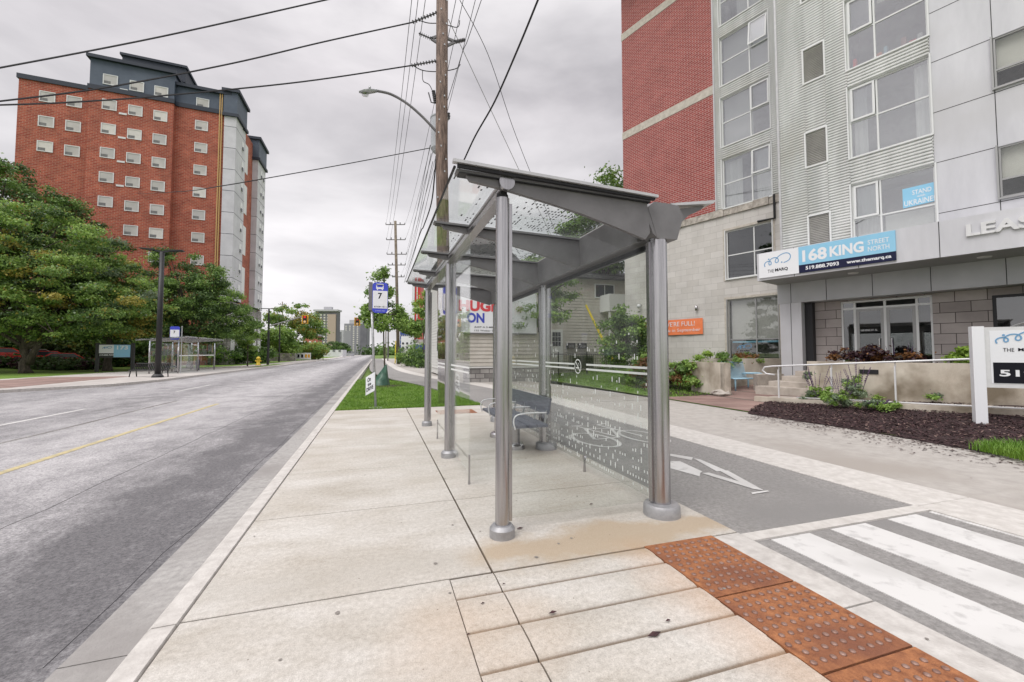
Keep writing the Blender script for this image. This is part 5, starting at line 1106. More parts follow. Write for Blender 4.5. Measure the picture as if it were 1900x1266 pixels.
#@@HOUSES
# ================================================================ houses beyond the lawn
def siding(b,p,q,z0,z1,pitch=.2,d=.035):
    p=Vector((*p,0));q=Vector((*q,0));u=(q-p).normalized();n=Vector((u.y,-u.x,0)); k=max(1,int((z1-z0)/pitch)); h=(z1-z0)/k
    for i in range(k):
        z=z0+i*h; a=p+n*d;c=q+n*d
        b.add([(a.x,a.y,z),(c.x,c.y,z),(q.x,q.y,z+h),(p.x,p.y,z+h),(p.x,p.y,z),(q.x,q.y,z)],[(0,1,2,3),(4,5,1,0)])
hs=thing('house','beige vinyl sided two storey house behind the shelter glass','house',(13.5,26,.5))
HX0,HY,HX1=9.9,26.,17.6
b=MB(); siding(b,(HX0,HY),(HX1,HY),.4,6.7); b.box(HX0,HY+.01,.2,HX1,HY+9,6.7); b.build('wall',M['siding'],hs)
b=MB(); b.prism([(-.5,6.65),(HX1-HX0+.5,6.65),((HX1-HX0)+.5,6.85),(-.5,6.85)],(HX0,HY-.5,0),(1,0,0),(0,0,1),(0,10,0)); b.add([(HX0-.5,HY-.5,6.85),(HX1+.5,HY-.5,6.85),(HX1+.5,HY+9.5,6.85),(HX0-.5,HY+9.5,6.85),(HX0+.5,HY+4.5,8.6),(HX1-.5,HY+4.5,8.6)],[(0,1,5,4),(1,2,5),(2,3,4,5),(3,0,4)]); b.build('roof',M['roof'],hs)
def hwin(root,x0,x1,y,z0,z1,cols=1,rows=0):
    b=MB(); f=.07; b.box(x0,y-.05,z0,x0+f,y+.02,z1); b.box(x1-f,y-.05,z0,x1,y+.02,z1); b.box(x0+f,y-.05,z0,x1-f,y+.02,z0+f); b.box(x0+f,y-.05,z1-f,x1-f,y+.02,z1)
    for i in range(1,cols+1):
        c=x0+(x1-x0)*i/(cols+1); b.box(c-.02,y-.045,z0+f,c+.02,y+.02,z1-f)
    for i in range(1,rows+1):
        c=z0+(z1-z0)*i/(rows+1); b.box(x0+f,y-.043,c-.015,x1-f,y+.02,c+.015)
    o=b.build('window',M['frame'],root); b=MB(); b.box(x0+f,y-.03,z0+f,x1-f,y-.024,z1-f); b.build('pane',M['t_pane'] ,o)
M['t_pane']=mat('dark_pane',(.03,.035,.045),rough=.08)
hwin(hs,14.3,15.85,HY-.02,5.35,6.35)
b=MB(); b.box(10.95,HY-.06,.9,11.85,HY+.02,3.1); d=b.build('door',M['sidingw'],hs); b=MB()
for i in range(3):
    for j in range(3): b.box(11.1+i*.21,HY-.07,2.0+j*.32,11.28+i*.21,HY-.062,2.29+j*.32)
b.build('door_pane',M['t_pane'],d)
b=MB(); b.box(14.7,24.7,4.35,17.5,HY,4.5); b.box(14.7,24.7,4.5,17.5,24.76,5.5); b.box(14.7,24.76,4.5,14.76,HY,5.5); b.box(14.75,24.8,.4,14.87,24.92,4.35); b.build('balcony',M['sidingw'],hs)
for i,x in enumerate((12.1,12.95)):
    t=thing('air_conditioner',['left grey air conditioner unit outside the sided house','right grey air conditioner unit outside the sided house'][i],'air conditioner',(x+.35,25.2,.6),group='air conditioners by the sided house')
    b=MB(); b.box(x,25,.55,x+.68,25.5,1.35); b.build('case',M['plate'],t); b=MB()
    for k in range(6): b.box(x+.05,24.98,.62+k*.11,x+.63,24.996,.68+k*.11)
    b.build('grille',M['black'],t)
    t=thing('meter_box',['left dark utility box on the sided wall','right dark utility box on the sided wall'][i],'utility box',(x+.3,25.9,1.9),group='utility boxes on the sided house'); b=MB(); b.bbox(x,25.75,1.85,x+.6,25.97,2.2,.03); b.build('case',M['black'],t); b=MB(); b.box(x+.1,25.74,1.9,x+.5,25.749,2.1); b.build('cover',M['plate'],t)
# fence
fe=thing('fence','black iron picket fence on the lawn before the sided house','fence',(12,23.6,.4))
b=MB(); b.box(8.6,23.58,.55,16.3,23.62,.6); b.box(8.6,23.58,1.45,16.3,23.62,1.5); b.build('rail',M['black'],fe)
b=MB()
x=8.7
while x<16.3: b.box(x,23.592,.4,x+.018,23.608,1.5); x+=.13
b.build('pickets',M['black'],fe)
for x in (8.55,10.5,12.4,14.3,16.3):
    b=MB(); b.box(x-.03,23.57,.2,x+.03,23.63,1.6); b.build('post',M['black'],fe)
# billboard building
h2=thing('house','beige sided low building carrying the billboard','building',(6.2,22.5,.2))
b=MB(); siding(b,(4.35,22.0),(8.6,22.0),.85,2.7,.19); b.box(4.35,22.01,.0,8.6,24.8,2.7); b.build('wall',M['siding'],h2)
b=MB(); b.box(4.3,21.93,.74,8.62,22.03,.82); b.build('base_trim',M['sidingw'],h2)
b=MB(); b.box(4.34,22.0-.03,-.05,8.6,22.06,.74); b.build('foundation',M['bstone'],h2)
t=thing('billboard','white billboard with red and blue print above the sided wall','billboard',(6.2,21.9,2.65))
b=MB(); b.box(4.2,21.85,2.62,8.4,21.95,5.15); b.build('board',M['signwhite'],t); b=MB(); b.box(4.2,21.83,2.56,8.4,21.97,2.62); b.build('lower_edge',M['plate'],t)
e_=lambda px,py:D(px,py,21.84)
b=MB(); a=e_(851,577); c=e_(925,559); put_text(b,'HUGE',(a[0],21.84,a[2]),(1,0,0),(0,0,1),c[0]-a[0],c[2]-a[2],.05); b.build('red_lettering',M['bred'],t)
b=MB(); a=e_(866,599); c=e_(899,581); put_text(b,'ON',(a[0],21.84,a[2]),(1,0,0),(0,0,1),c[0]-a[0],c[2]-a[2],.04); b.build('blue_lettering',M['bblue'],t)
b=MB(); a=e_(880,609); put_text(b,'JUST A 5 MINUTE WALK',(a[0],21.84,a[2]),(1,0,0),(0,0,1),2.1,.10,.02); a=e_(880,615); put_text(b,'155 Weber St. N.',(a[0],21.84,a[2]),(1,0,0),(0,0,1),1.4,.09,0); put_text(b,'A HUGE',(4.55,21.84,4.85),(1,0,0),(0,0,1),.5,.12,0); b.build('small_lettering',M['sblack'],t)
# white sided tall house further up
h3=thing('house','white sided house end wall up the street behind the shelter','house',(3.4,30,0))
a=D(793,690,31); c=D(809,690,27); b=MB(); siding(b,(c[0]+.15,26.5),(9,26.5+.0),.3,.31); 
b=MB(); siding(b,(3.95,34.),(3.95,27.6),.5,7.6,.2); b.box(3.97,27.61,.1,9.5,34,7.6); b.build('wall',M['sidingw'],h3)
b=MB(); b.prism([(-.3,7.5),(3.0,10.),(6,7.5)],(3.9,27.4,0),(1,0,0),(0,0,1),(0,6.8,0)); b.build('roof',M['roof'],h3)
for z in (1.6,4.8):
    b=MB(); b.box(3.88,28.3,z,3.94,29.0,z+1.5); o=b.build('window',M['frame'],h3); b=MB(); b.box(3.87,28.38,z+.08,3.88,28.92,z+1.42); b.build('pane',M['t_pane'],o)
# ================================================================ left side of the street
lt=thing('apartment_tower','ten storey red brick apartment tower with blue grey top floor','building',(-30,64,0))
# front plane through measured points
c0=Vector(Zf(27,300,47.6)[:2]); cA=Vector(Zf(155,300,49.4)[:2]); cB=Vector(Zf(313,300,52.3)[:2]); cC=Vector(Zf(418,300,55.3)[:2])
u=(cC-c0).normalized(); nb=Vector((-u.y,u.x))   # into building
def along(px,off=0):   # parameter along the front for a pixel column
    a,b_,_=ray(px,500); d=Vector((a,b_)); o=c0-nb*off
    den=d.x*(-u.y)+d.y*u.x
    # solve o+u*s = d*t
    t=(o.x*u.y-o.y*u.x)/(d.x*u.y-d.y*u.x); P=d*t; return (P-o).dot(u)
def PZ(px,py,off=0):
    a,b_,c_=ray(px,py); o=c0-nb*off; t=(o.x*u.y-o.y*u.x)/(a*u.y-b_*u.x); return H+c_*t
lt.location=(c0.x,c0.y,0); ang=math.atan2(u.y,u.x); lt.rotation_euler=(0,0,ang); OFF[lt.name]=(0,0,0)
sA,sB,sC=along(155),along(315),along(418)
zc=PZ(27,142)
b=MB(); b.box(0,0,-.2,sA,16,zc); b.box(sA,-.6,-.2,sB,16.1,zc); b.box(sB,.0,-.2,sC,16.05,zc); b.build('brick_wall',M['brickL'],lt)
zt1=PZ(155,122,.6); 
b=MB(); b.box(sA+.02,-.55,zc,sB,15.5,zc+3.7); b.box(sB,.05,zc,sC-.1,16,zc+2.6); b.build('top_floor',M['bluecl'],lt)
b=MB(); 
for (s0_,s1_,n_,z_) in ((-.15,sA,-.15,zc-.1),(sA-.1,sB+.1,-.75,zc-.1)): b.box(s0_,n_,z_,s1_,n_+1.,z_+.55)
b.box(sB,-.15,zc-.1,sC+.1,.9,zc+.45); b.box(sA-.25,-.95,zc+3.7,sB+.25,2,zc+4.1); b.box(sA+2.2,1.5,zc+4.1,sB+.5,9,zc+6.0); b.box(sA+2.0,1.3,zc+6.0,sB+.7,9,zc+6.3); b.box(sB,-.35,zc+2.6,sC+.25,2,zc+3.0); b.box(1.5,1.5,zc+.45,sA,6,zc+1.2)
b.build('cornice',M['bluetrim'],lt)
wi=0
def lwin(s,z,n,w=1.42,h=1.28,ac=True):
    global wi; wi+=1; bm_=[M['blind2'],M['blind'],M['blind2'],M['gblind'],M['blind2']][(wi*7)%5]
    b=MB(); f=.09; b.box(s,n-.07,z,s+f,n,z+h); b.box(s+w-f,n-.07,z,s+w,n,z+h); b.box(s+f,n-.07,z,s+w-f,n,z+f); b.box(s+f,n-.07,z+h-f,s+w-f,n,z+h); o=b.build('window',M['frame'],lt)
    b=MB(); b.box(s+f,n-.03,z+f,s+w-f,n-.005,z+h-f); b.mi=1; b.box(s+f,n-.035,z+f,s+w*.52,n-.031,z+h*.36); b.build('pane',[bm_,M['louvre2']],o)
# columns of windows: (pixel column, pixel top row, pitch px, count)
for (px,py0,pit,cnt,off) in ((57,165,46.6,3,0),(109,174,46.3,3,0),(176,180,45.2,5,.6),(226,191,44.6,6,.6),(274,201,43.7,7,.6),(353,219,41.6,9,0)):
    s=along(px,off); z0=PZ(px,py0+20,off); zp=PZ(px,py0,off)-PZ(px,py0+pit,off)
    for k in range(cnt): lwin(s,z0-k*zp,-off)
for (px,py,off,) in ((176,133,.55),(227,145,.55),(274,155,.55),(354,177,-.05)):
    lwin(along(px,off),PZ(px,py+20,off),-off)
for k in range(5):
    b=MB(); s=along(209,.6); z=PZ(209,105+60+k*45,.6); b.box(s,-.66,z,s+.75,-.6,z+.22); b.build('vent_plate',M['frame'],lt)
for px in (399,403):
    b=MB(); s=along(px,.1); b.cyl((s,-.12,0),(s,-.12,zc+2.6),.07,n=8); b.build('gas_riser',M['copper'],lt)
# side projecting bays of white precast along the street face; local x beyond sC, depth n
lt_inv=lambda X,Y:((Vector((X,Y))-c0).dot(u),(Vector((X,Y))-c0).dot(nb))
sideu=Vector((0,1)) # street direction in world
def side_pt(px):  # on plane X = cC.x going along +Y
    a,b_,_=ray(px,500); t=(cC.x+.3)/a if True else 0; return (cC.x+.3,b_*t)
def wbox(b,X0,X1,Y0,Y1,z0,z1):
    q=[lt_inv(*v) for v in ((X0,Y0),(X1,Y0),(X1,Y1),(X0,Y1))]; b.slab(q,z0,z1)
XS=cC.x
def Yat(px,X):
    a,b_,_=ray(px,500); return b_*X/a
y1=Yat(449,XS+1.2); y2=Yat(463,XS+.4); y3=Yat(488,XS+1.2)
zb1=H+ray(449,560)[2]/ray(449,560)[1]*y1; 
b=MB(); wbox(b,XS-14,XS+.4,cC.y+.2,y3+2,-.2,zc+1.2); b.build('side_wall',M['brickL'],lt)
for (ya,yb,zlow,ztop,nwin) in ((cC.y-.2,y1,8.6,zc-.2,1),(y2,y3,8.6,zc-1.2,2)):
    b=MB(); wbox(b,XS-.2,XS+1.2,ya,yb,zlow,ztop); bay=b.build('bay',M['wpanel'],lt)
    b=MB(); wbox(b,XS-.3,XS+1.3,ya-.1,yb+.1,ztop,ztop+3.2); b.build('bay_top',M['bluecl'],lt)
    b=MB(); wbox(b,XS-.5,XS+1.6,ya-.35,yb+.35,ztop+3.2,ztop+3.6); wbox(b,XS-.4,XS+1.5,ya-.25,yb+.25,ztop-.1,ztop+.3); b.build('cornice',M['bluetrim'],lt)
    b=MB()
    k=0; z=zlow
    while z<ztop-1:
        wbox(b,XS-.2,XS+1.205,ya-.005,yb+.005,z,z+.06)
        z+=2.9
    b.build('panel_joint',M['bluetrim'],bay)
    zz_=zlow+1.1
    while zz_<ztop:
        for j in range(nwin):
            yy=ya+(yb-ya)*(.62 if nwin==1 else (.35+.3*j)); b=MB(); wbox(b,XS+1.2,XS+1.24,yy,yy+.9,zz_,zz_+1.3); b.mi=1; wbox(b,XS+1.24,XS+1.34,yy+.1,yy+.6,zz_+.05,zz_+.45); b.build('window',[M['frame'],M['t_pane']],bay)
        zz_+=2.9
b=MB()
for i in range(4): wbox(b,XS+.4,XS+.45,(y1+y2)/2-1.2,(y1+y2)/2+.8,10+i*6.2,14.3+i*6.2)
b.build('stair_window',M['frame'],lt)
b=MB(); wbox(b,XS-6,XS+.9,cC.y-.1,y3+1,-.2,8.5); b.build('stone_base',M['bstone'],lt)
b=MB()
for yy in np.linspace(cC.y+1,y3-1,6): 
    wbox(b,XS+.9,XS+.95,yy,yy+1.3,4.6,7.); wbox(b,XS+.9,XS+.95,yy,yy+1.6,.8,3.6)
b.build('base_window',M['frame'],lt)
# far shelter
X0,Y0=-15.0,38.3
t=thing('bus_shelter','small glass bus shelter on the far side of the road','bus shelter',(-14.6,43,0))
for x,y in ((-14.4,38.3),(-14.4,42.),(-14.4,45.8),(-16.2,38.3),(-16.2,42),(-16.2,45.8)):
    b=MB(); b.cyl((x,y,0),(x,y,2.45),.06,n=10); b.build('post',M['steel'],t,True)
b=MB(); b.prism([(-16.9,2.5),(-13.8,2.75),(-13.8,2.82),(-16.9,2.57)],(0,37.8,0),(1,0,0),(0,0,1),(0,8.5,0)); b.build('roof',glass_mat('roof_glass',(.7,.74,.76),.1),t)
for y in (37.9,40,42.,44,46.2):
    b=MB(); b.prism([(-16.9,2.45),(-13.8,2.69),(-13.8,2.75),(-16.9,2.51)],(0,y-.04,0),(1,0,0),(0,0,1),(0,.08,0)); b.build('rafter',M['steel'],t)
b=MB(); b.box(-16.22,38.4,.15,-16.2,45.7,2.3); b.box(-16.1,38.3,.15,-14.5,38.31,2.3); b.box(-16.1,45.79,.15,-14.5,45.8,2.3); b.build('glass_panes',M['shglass'],t)
b=MB(); b.box(-14.42,38.5,.15,-14.4,41.8,2.3); b.mi=1; b.box(-14.399,38.5,1.3,-14.39,45.6,1.38); b.build('front_panes',[M['shglass'],M['frit']],t)
t=thing('bench','grey bench inside the far bus shelter','bench',(-15.6,40.5,0)); b=MB(); b.box(-15.9,39.4,.42,-15.4,41.6,.48); b.build('seat',M['slat'],t)
for y in (39.7,41.3):
    b=MB(); b.box(-15.75,y-.1,0,-15.55,y+.1,.42); b.build('leg',M['steel'],t)
t=thing('bus_stop_sign','blue topped bus stop sign at the far bus shelter','bus stop sign',(*G(322,694),0)); X,Y=G(335,693)
b=MB(); b.cyl((X,Y,0),(X,Y,3.6),.035,n=8); b.build('pole',M['galv'],t); b=MB(); b.prism(rrect(.62,1.0,.12),(X-.75,Y-.04,2.55),(1,0,0),(0,0,1),(0,.03,0)); pb=b.build('sign_panel',M['busblue'],t); b=MB(); b.box(X-.73,Y-.05,2.72,X-.15,Y-.045,3.3); b.build('white_field',M['signwhite'],pb); b=MB(); put_text(b,'7',(X-.52,Y-.06,3.02),(1,0,0),(0,0,1),.12,.2,.02); b.build('lettering',M['sblack'],pb)
# black slatted bench + lamp post
bx,by=G(252,699); ex,ey=G(316,699); p=Vector((bx,by));q=Vector((ex,ey));dl=(q-p);L_=dl.length;dl.normalize();dn=Vector((-dl.y,dl.x))
t=thing('bench','black slatted metal bench beside the far lamp post','bench',(bx,by,0))
def Q(a,d,z): v=p+dl*a-dn*d; return (v.x,v.y,z)
b=MB(); k=20
for i in range(k+1):
    a=L_*i/k; b.tube([Q(a,0,.85),Q(a,.12,.5),Q(a,.18,.43),Q(a,.55,.43)],.035,4)
b.build('slats',M['black'],t); b=MB(); b.tube([Q(0,0,.86),Q(L_,0,.86)],.025,6); b.tube([Q(0,.55,.43),Q(L_,.55,.43)],.025,6); b.tube([Q(0,.13,.46),Q(L_,.13,.46)],.02,6); b.build('rail',M['black'],t)
for a in (.1,L_-.1):
    b=MB(); b.tube([Q(a,.05,0),Q(a,.12,.45)],.03,6); b.tube([Q(a,.6,0),Q(a,.5,.43)],.03,6); b.build('leg',M['black'],t)
X,Y=G(288,701); Y+=.3
t=thing('street_lamp','tall black lamp post with two flat heads by the far bench','street lamp',(X,Y,0))
b=MB(); b.cyl((X,Y,.1),(X,Y,8.0),.17,.13,n=12); b.build('pole',M['black'],t,True); b=MB(); b.lathe((X,Y,0),[(.32,0),(.3,.1),(.2,.22)],12); b.build('base',M['black'],t)
for s in (-1,1):
    b=MB(); b.bar((X,Y,8.02),(X+s*.5,Y-.05*s,8.1),.1,.1); b.add([(X+s*.45,Y-.2,8.06),(X+s*1.15,Y-.2,8.14),(X+s*1.15,Y+.2,8.14),(X+s*.45,Y+.2,8.06),(X+s*.45,Y-.2,8.16),(X+s*1.15,Y-.2,8.19),(X+s*1.15,Y+.2,8.19),(X+s*.45,Y+.2,8.16)],[(0,3,2,1),(4,5,6,7),(0,1,5,4),(1,2,6,5),(2,3,7,6),(3,0,4,7)]); b.build('lamp_head',M['black'],t)
# 173 sign
t=thing('freestanding_sign','wide lawn sign with the number 173 on the far side','sign',(-22,43.5,0))
Ys=43.8; a=D(181,648,Ys);c=D(245,640,Ys); z0,z1=D(245,664,Ys)[2],D(245,639,Ys)[2]
for i,px in enumerate((180,246)):
    X=D(px,660,Ys)[0]; b=MB(); b.box(X-.1,Ys-.05,-.1,X+.1,Ys+.15,z1+.1); b.build('post',M['black'],t)
x0,x1=a[0],c[0]; b=MB(); b.box(x0,Ys,z0,x1,Ys+.08,z1); fb=b.build('board',M['black'],t); wd=x1-x0; hh=z1-z0
b=MB(); b.box(x0+.1,Ys-.01,z0+hh*.33,x0+wd*.47,Ys-.001,z1-.06); b.build('logo_panel',M['signwhite'],fb); b=MB(); b.box(x0+wd*.47,Ys-.01,z0+.05,x1-.1,Ys-.001,z1-.06); b.build('name_panel',M['signblue'],fb)
b=MB(); put_text(b,'173',(x0+wd*.56,Ys-.02,z0+hh*.60),(1,0,0),(0,0,1),wd*.33,hh*.3,.03); put_text(b,'519.888.7093',(x0+.15,Ys-.02,z0+hh*.15),(1,0,0),(0,0,1),wd*.42,hh*.1,.03); b.build('lettering',M['signwhite'],fb)
b=MB(); put_logo(b,(x0+.35,Ys-.02,z0+hh*.66),(1,0,0),(0,0,1),wd*.26,hh*.18,.04); b.build('logo',M['logo'],fb)
# hydrant
X,Y=G(479,678); t=thing('fire_hydrant','yellow fire hydrant on the far verge','fire hydrant',(X,Y,0)); b=MB(); b.lathe((X,Y,0),[(.3,0),(.3,.1),(.2,.14),(.2,.75),(.26,.8),(.22,.95),(.08,1.08)],12); b.build('body',M['hyd'],t,True); b=MB(); b.cyl((X-.34,Y,.55),(X+.34,Y,.55),.09,n=10); b.build('nozzle',M['hyd'],t)
tree('street_tree','small young tree on the far verge left of the hydrant','tree',(*G(459,680),0),[(0,0,3.6,1.2,1.2,1.6),(-.2,0,5.,.6,.6,.7)],34,4200,.2,['light','mid','lime'],[2,2,1],(.07,3.2),seed=81,crad=.5,limbs=12)
# hedges / shrubs by tower
for i,(px,d,rad,h,lb) in enumerate(((405,56,3.0,5.5,'dark evergreen shrub at the foot of the brick tower'),(440,60,2.2,2.6,'low shrub mass beside the stone base of the tower'),(478,68,2.6,2.6,'green shrub at the street end of the tower'),(425,66,2.5,3.,'spiky shrub between tower and far verge'))):
    X,Y,_=Zf(px,680,d); shrub('shrub',lb,'shrub',(X,Y,0),rad,h,4500,.3,['mid','dark','light'],[2,3,1],90+i,.7)
for i,(px,d,w_) in enumerate(((40,39,5),(80,39.5,4),(140,40,4))):
    X,Y,_=Zf(px,672,d); shrub('hedge',['low dark hedge mound at the left edge of the far lawn','low dark hedge mound behind the forked trunk','low dark hedge mound left of the number 173 sign'][i],'hedge',(X,Y,zl(X,Y)-.2),w_*.5,1.1,5000,.25,['dark','red'],[3,1],97+i,.6)
for i,(px,d) in enumerate(((15,45.5),(60,46),(110,46.3),(165,47),(215,48),(262,49))):
    X,Y,_=Zf(px,672,d); shrub('shrub',['tall dark shrub at the left edge against the brick tower','tall dark shrub behind the forked trunk against the tower','tall dark shrub behind the red car by the tower','tall dark shrub left of the number 173 sign','tall dark shrub behind the number 173 sign','tall dark shrub behind the far lamp post'][i],'shrub',(X,Y,zl(X,Y)-.1),2.6,4.2,5200,.3,['dark','mid'],[3,1],180+i,.8)
# parked cars, mostly hidden by the trees
def car(label,loc,rz,mt):
    t=bpy.data.objects.new('parked_car',None); sc.collection.objects.link(t); t.location=loc; t.rotation_euler=(0,0,rz); tag(t,label,'car',None); OFF[t.name]=(0,0,0)
    b=MB(); b.prism([(-2.2,.3),(2.2,.3),(2.25,.6),(2.1,.85),(1.2,.95),(-1.9,.98),(-2.2,.8)],(0,-.88,0),(1,0,0),(0,0,1),(0,1.76,0)); b.prism([(1.2,.95),(.55,1.42),(-1.0,1.45),(-1.75,.97)],(0,-.76,0),(1,0,0),(0,0,1),(0,1.52,0)); b.build('body',mt,t)
    b=MB(); b.prism([(1.02,.98),(.5,1.37),(-.95,1.4),(-1.5,1.0)],(0,-.775,0),(1,0,0),(0,0,1),(0,1.55,0)); b.build('windows',M['t_pane'],t)
    for x in (-1.35,1.35):
        for y in (-.8,.8):
            b=MB(); b.cyl((x,y-.1,.33),(x,y+.1,.33),.33,n=16); w_=b.build('wheel',M['tyre'],t); b=MB(); b.cyl((x,y-.105,.33),(x,y+.105,.33),.18,n=12); b.build('rim',M['galv'],w_)
    for y in (-.6,.6):
        b=MB(); b.box(2.15,y-.15,.6,2.24,y+.15,.75); b.build('headlight',M['railpaint'],t)
for i,(px,py,d,lb,mt) in enumerate(((8,650,41,'red car parked at the left edge beyond the trees',M['carred']),(92,650,43,'orange red car glimpsed between two dark trunks',M['carred']),(124,650,42,'bright red car parked right of the second trunk',M['carred']),(72,650,44,'white car parked behind the forked trunk',M['carwhite']))):
    X,Y,_=Zf(px,py,d); car(lb,(X,Y,zl(X,Y)+.02 if X<-27 else .1),.5,mt)
# people
def person(label,base,h,pose,c1,c2,rz=0):
    s=h/1.75; t=thing('person',label,'person',base); st=.16 if pose=='walk' else .05
    J={'pel':(0,0,.95),'sp':(0,0,1.15),'ch':(0,0,1.36),'nk':(0,0,1.5),'hd':(0,-.02,1.62),'ht':(0,-.01,1.72),'lh':(.09,0,.9),'lk':(.1,-st,.5),'la':(.1,-st*.2,.08),'lt':(.1,-st*.2-.16,.03),'rh':(-.09,0,.9),'rk':(-.1,st*.3,.5),'ra':(-.1,st*1.6,.1),'rt':(-.1,st*1.6-.14,.03),
     'ls':(.19,0,1.42),'le':(.25,.05,1.13),'lw':(.24,-.08,.9),'lf':(.23,-.1,.8),'rs':(-.19,0,1.42),'re':(-.25,.02,1.13),'rw':(-.24,-.12,.92),'rf':(-.23,-.14,.82)}
    Rd={'pel':.14,'sp':.13,'ch':.15,'nk':.055,'hd':.095,'ht':.07,'lh':.095,'lk':.06,'la':.045,'lt':.035,'rh':.095,'rk':.06,'ra':.045,'rt':.035,'ls':.06,'le':.045,'lw':.032,'lf':.03,'rs':.06,'re':.045,'rw':.032,'rf':.03}
    E_=[('pel','sp'),('sp','ch'),('ch','nk'),('nk','hd'),('hd','ht'),('pel','lh'),('lh','lk'),('lk','la'),('la','lt'),('pel','rh'),('rh','rk'),('rk','ra'),('ra','rt'),('ch','ls'),('ls','le'),('le','lw'),('lw','lf'),('ch','rs'),('rs','re'),('re','rw'),('rw','rf')]
    ks=list(J); me=bpy.data.meshes.new('body'); cr_,sr_=math.cos(rz),math.sin(rz)
    me.from_pydata([((J[k][0]*cr_-J[k][1]*sr_)*s,(J[k][0]*sr_+J[k][1]*cr_)*s,J[k][2]*s) for k in ks],[(ks.index(a),ks.index(b_)) for a,b_ in E_],[])
    o=bpy.data.objects.new('body',me); sc.collection.objects.link(o); md=o.modifiers.new('s','SKIN'); sv=me.skin_vertices[0].data
    for i,k in enumerate(ks): sv[i].radius=(Rd[k]*s,Rd[k]*s*(.75 if k in('ch','sp','pel') else 1))
    sv[0].use_root=True; o.modifiers.new('u','SUBSURF').levels=1
    bpy.context.view_layer.update(); m2=bpy.data.meshes.new_from_object(o.evaluated_get(bpy.context.evaluated_depsgraph_get())); bpy.data.objects.remove(o)
    o=bpy.data.objects.new('body',m2); sc.collection.objects.link(o); o.parent=t; m2.materials.clear()
    for m_ in (M['skin'],c1,c2,M['black']): m2.materials.append(m_)
    for p_ in m2.polygons:
        z=p_.center.z/s; x=abs(p_.center.x*cr_+p_.center.y*sr_)/s
        p_.material_index=3 if z<.07 else 2 if z<.98 and x<.2 else 1 if z<1.5 and not(z<.98) else 0; p_.use_smooth=True
        if z<.98 and x>=.19: p_.material_index=0
    b=MB(); b.lathe((base[0],base[1],base[2]+1.6*s),[(.09*s,.0),(.11*s,.06*s),(.095*s,.13*s),(.04*s,.165*s)],12); b.build('hair',M['black'],t,True)
X,Y,_=Zf(356,690,40); person('person in dark clothes standing inside the far bus shelter',(-15.5,41.2,0),1.75,'stand',M['cloth_d'],M['cloth_d'])
person('person in a pink top waiting at the right end of the far bus shelter',(-15.2,44.3,0),1.7,'stand',M['cloth_p'],M['cloth_j'],.5)
a=Zf(754,665,52); person('left one of two people in black walking away along the footpath',(a[0],a[1],0),1.75,'walk',M['cloth_d'],M['cloth_d'],3.1)
a=Zf(759,665,52); person('right one of two people in black walking away along the footpath',(a[0]+.1,a[1],0),1.7,'walk',M['cloth_d'],M['cloth_j'],3.1)
#@@STREET
# ================================================================ utility pole, wires, distance
UPX,UPY=1.82,12.9
up=thing('utility_pole','tall weathered wooden utility pole rising behind the shelter roof','utility pole',(UPX,UPY,0))
b=MB(); b.tube([(UPX+.16,UPY,-.2),(UPX+.09,UPY,4),(UPX+.0,UPY,8),(UPX-.02,UPY,14.5)],[.20,.19,.185,.18],18); b.build('pole_shaft',M['wood'],up,True)
b=MB()
for i in range(22):
    z=4.2+i*.4+random.uniform(-.1,.1); a=random.uniform(-2.4,-.8); b.box(UPX+math.cos(a)*.18-.02,UPY+math.sin(a)*.18-.02,z,UPX+math.cos(a)*.18+.02,UPY+math.sin(a)*.2+.01,z+.05)
b.build('staples',M['galv'],up)
def ins(p,q,parent,n=7,r=.05):
    p=Vector(p);q=Vector(q);b=MB();b.cyl(p,q,.022,n=8);d=(q-p)
    for i in range(n): c=p+d*((i+.5)/n); e_=d.normalized()*.008; b.cyl(c-e_,c+e_,r,n=12)
    return b.build('insulator',M['ceram'],parent)
e_=lambda px,py,Y=UPY:Vector(D(px,py,Y))
for (px,py,qx,qy,nn_) in ((812,23,764,42,9),(810,113,762,122,9)): ins(e_(px,py),e_(qx,qy),up,nn_,.055)
for (px,py,qx,qy,rx,ry) in ((812,68,800,72,778,63),(812,80,800,72,778,63),(830,72,845,78,862,75),(830,85,845,78,862,75)):
    b=MB(); b.bar(e_(px,py),e_(qx,qy),.07,.07); b.build('bracket',M['plate'],up)
ins(e_(800,72),e_(777,62),up,6,.06); ins(e_(845,78),e_(863,74),up,6,.06)
b=MB(); b.tube(spline([tuple(e_(775,37)),tuple(e_(795,43)),tuple(e_(820,44,13.2)),tuple(e_(848,51)),tuple(e_(853,38))],5),.014,6); b.build('jumper_wire',M['black'],up)
b=MB(); b.tube(spline([tuple(e_(765,121)),tuple(e_(785,131)),tuple(e_(815,133,13.2)),tuple(e_(845,128)),tuple(e_(854,120))],5),.014,6); b.tube(spline([tuple(e_(784,131)),tuple(e_(785,150)),tuple(e_(796,157)),tuple(e_(802,168))],5),.012,6); b.build('jumper_wire',M['black'],up)
ins(e_(804,168),e_(808,192),up,7,.06)
b=MB(); b.tube([tuple(e_(795,172)),tuple(e_(800,190)),tuple(e_(808,192))],.02,6); b.build('fuse_cutout',M['ceram'],up)
b=MB(); c=Vector((UPX-.02,UPY+.38,0)); z0,z1=D(800,264,UPY)[2],D(800,207,UPY)[2]; b.lathe((c.x,c.y,z0),[(.2,-.1),(.27,.0),(.27,z1-z0),(.29,z1-z0+.01),(.29,z1-z0+.05),(.1,z1-z0+.1)],24); tr_=b.build('transformer_tank',M['tank'],up,'auto')
b=MB(); b.lathe((c.x+.28,c.y-.1,z1+.05),[(.03,-.05),(.05,0),(.03,.03),(.06,.06),(.03,.1),(.05,.14),(.02,.18)],10); b.build('bushing',M['ceram'],tr_)
